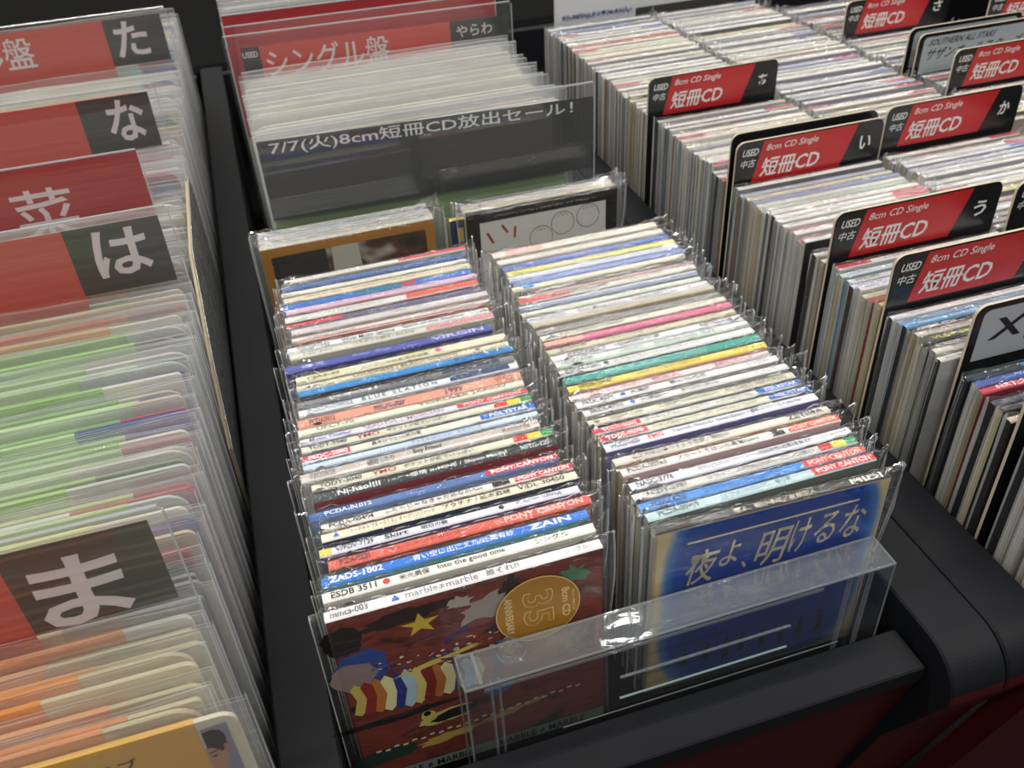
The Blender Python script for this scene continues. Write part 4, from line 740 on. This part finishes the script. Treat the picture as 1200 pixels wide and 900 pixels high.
# rigid record dividers
def lp_sign(x0, x1, y, ztop, label, build, yaw=0.0):
    r = empty('divider_board', (x0, y, ztop), (0, 0, yaw)); tag(r, label, 'divider'); w_ = x1 - x0; H_ = ztop - LZ - .002
    mb = MB(); mb.prism(rrect(0, w_, -H_, 0, .004, 3), -.0008, -.0004, RIGID, axis='y', mside=RIGEDGE); mb.build('clear_pocket', r)
    mb = MB(); mb.box(.002, w_ - .002, -.0012, .0012, -.0011, .0004, RIGEDGE, .0003); mb.box(w_ - .0006, w_ + .0004, -.001, .001, -H_, -.003, RIGEDGE, .0002); mb.build('pocket_edge', r)
    build(r, w_, H_); return r
def kana_sign(kana, kx0, kx1, kz0, kz1, ban=True, hazed_red='c24a3e', zt=-.008, zb=-.068):
    def f(r, w_, H_):
        mb = MB(); xs = w_ - .083; m = mat(hazed_red, .4); bkm = mat('33322e', .35)  # salmon red: haze of the clear pocket is mixed into the card colour
        mb.quad((.008, 0, zb - .02), (xs, 0, zb - .02), (xs, 0, zt), (.008, 0, zt), m); mb.build('red_card', r)
        mb = MB(); mb.quad((xs, 0, zb), (w_ - .009, 0, zb), (w_ - .009, 0, zt), (xs, 0, zt), bkm); mb.build('black_card', r)
        mb = MB(); TX = mat('d9cfcf', .4)
        put_text(mb, kana, (kx0, -.0003, kz0), (kx1 - kx0, 0, 0), (0, 0, kz1 - kz0), TX, True, .06)
        if ban: put_text(mb, 'シングル盤', (w_ - .36, -.0003, -.055), (.185, 0, 0), (0, 0, .040), TX, True, .0)
        mb.build('lettering', r)
    return f
lp_sign(-.404, -.087, .371, .101, 'clear divider with black card showing white kana MA', kana_sign('ま', .241, .287, -.069, -.019, False))
lp_sign(-.402, -.082, .727, .103, 'clear divider with red and dark green card showing white kana HA', kana_sign('は', .253, .297, -.055, -.013, False))
lp_sign(-.412, -.094, 1.048, .101, 'clear divider with red and black card showing white kana NA', kana_sign('な', .260, .298, -.058, -.012))
lp_sign(-.408, -.080, 1.348, .106, 'topmost clear divider with red and black card showing white kana TA', kana_sign('た', .254, .296, -.058, -.012))
def sai(r, w_, H_):
    mb = MB(); mb.quad((.002, 0, -.12), (w_ - .0015, 0, -.12), (w_ - .0015, 0, -.0012), (.002, 0, -.0012), mat('a81f24', .3)); mb.build('red_card', r)
    mb = MB(); put_text(mb, '菜', (w_ - .124, -.0003, -.075), (.056, 0, 0), (0, 0, .052), mat('dccfcf', .4), True); mb.build('lettering', r)
lp_sign(-.425, -.110, .883, .094, 'dark red divider board with one large white character', sai)
# record turned sideways against the right side of the left bin
r = empty('record', (-.0775, .62, LZ + .001)); tag(r, 'bagged record turned sideways along the right edge of the left bin', 'record')
mb = MB(); pts = [(0, 0), (.315, 0), (.315, .285), (.30, .300), (.14, .300), (.05, .245), (0, .19)]
mb.prism(pts, -.0022, .0002, paper('b8a888'), axis='x'); mb.build('card_jacket', r)
mb = MB(); mb.prism([(p_[0] * 1.02 - .004, p_[1] * 1.01) for p_ in pts], .0012, .0018, LPFILM, axis='x', mside=EDGE); mb.build('record_bag', r)
mb = MB(); mb.poly([(.0004, a * .96 + .005, z * .96 + .004) for a, z in pts], mat('3c4444', .35)); mb.build('cover_print', r)
# records behind the black sale sign
RL.seed(4); y = .886; i = 0
while y < 1.135:
    c_m, nm = RL.choice([('d2ccbc', 'cream cover'), ('c8c4b8', 'grey-white cover'), ('d8c4b0', 'pinkish cover'), ('b8b4a8', 'grey cover'), ('d4d0c8', 'off-white cover')])
    if i == 0: c_m, nm = '8caa6c', 'green cover'
    record(-.0015 + RL.uniform(-.002, .004), y, RL.uniform(.055, .07) if i else .03, c_m, 'b8c48c' if i == 1 else None, (.1, .2), f'bagged record with {nm}, {O(i) if i else "first"} behind the black sale sign', 'records behind the sale sign', RL.uniform(-.01, .01), RL.uniform(-.004, .004), RL.choice([.003, .012]))
    y += .0125; i += 1
def sale(r, w_, H_):
    mb = MB(); mb.quad((.001, 0, -.090), (w_ - .001, 0, -.094), (w_ - .001, 0, -.0155), (.001, 0, -.0065), mat('2b2c2f', .4)); mb.build('black_card', r)
    mb = MB(); put_text(mb, '7/7(火)8cm短冊CD放出セール！', (.012, -.0003, -.0235), (.312, 0, -.0085), (0, 0, .0155), mat('d8dadc', .4), True); mb.build('lettering', r)
lp_sign(-.004, .344, .8755, .091, 'clear stand sign with black card announcing an eight centimetre CD sale', sale)
def singles(r, w_, H_):
    mb = MB(); mb.quad((.019, 0, -.075), (.0405, 0, -.075), (.0405, 0, -.016), (.019, 0, -.016), mat('3a3a38', .4)); mb.quad((.274, 0, -.075), (w_ - .005, 0, -.075), (w_ - .005, 0, -.016), (.274, 0, -.016), mat('3a3a38', .4)); mb.build('black_card', r)
    mb = MB(); mb.quad((.0405, 0, -.075), (.274, 0, -.075), (.274, 0, -.016), (.0405, 0, -.016), mat('cc4c40', .4)); mb.build('red_card', r)  # pocket haze painted into this red as well
    mb = MB(); TX = mat('dcd6d4', .4); put_text(mb, 'シングル盤', (.046, -.0003, -.055), (.150, 0, 0), (0, 0, .034), TX, True)
    put_text(mb, 'やらわ', (.282, -.0003, -.036), (.046, 0, 0), (0, 0, .0145), TX, True); put_text(mb, 'USED', (.020, -.0003, -.028), (.018, 0, 0), (0, 0, .007), TX, True); mb.build('lettering', r)
lp_sign(-.016, .338, 1.160, .108, 'clear divider with red card reading singles and three white kana', singles, -.045)
def redb(r, w_, H_):
    mb = MB(); mb.quad((.001, 0, -.14), (w_ - .001, 0, -.14), (w_ - .001, 0, -.001), (.001, 0, -.001), mat('b02428', .3)); mb.build('red_card', r)
lp_sign(-.012, .326, 1.185, .112, 'plain red divider board behind the singles sign', redb, -.03)
lp_sign(-.012, .300, 1.215, .118, 'farthest plain red divider board in the middle bin', redb, -.03)
y = 1.24; i = 0
while y < 1.5:
    record(-.010, y, RL.uniform(.06, .075), RL.choice(['c8ccc8', 'd4d0c8', '9c9c98']), None, None, f'bagged pale record, {O(i) if i else "first"} behind the red boards', 'records behind the red boards'); y += .022; i += 1
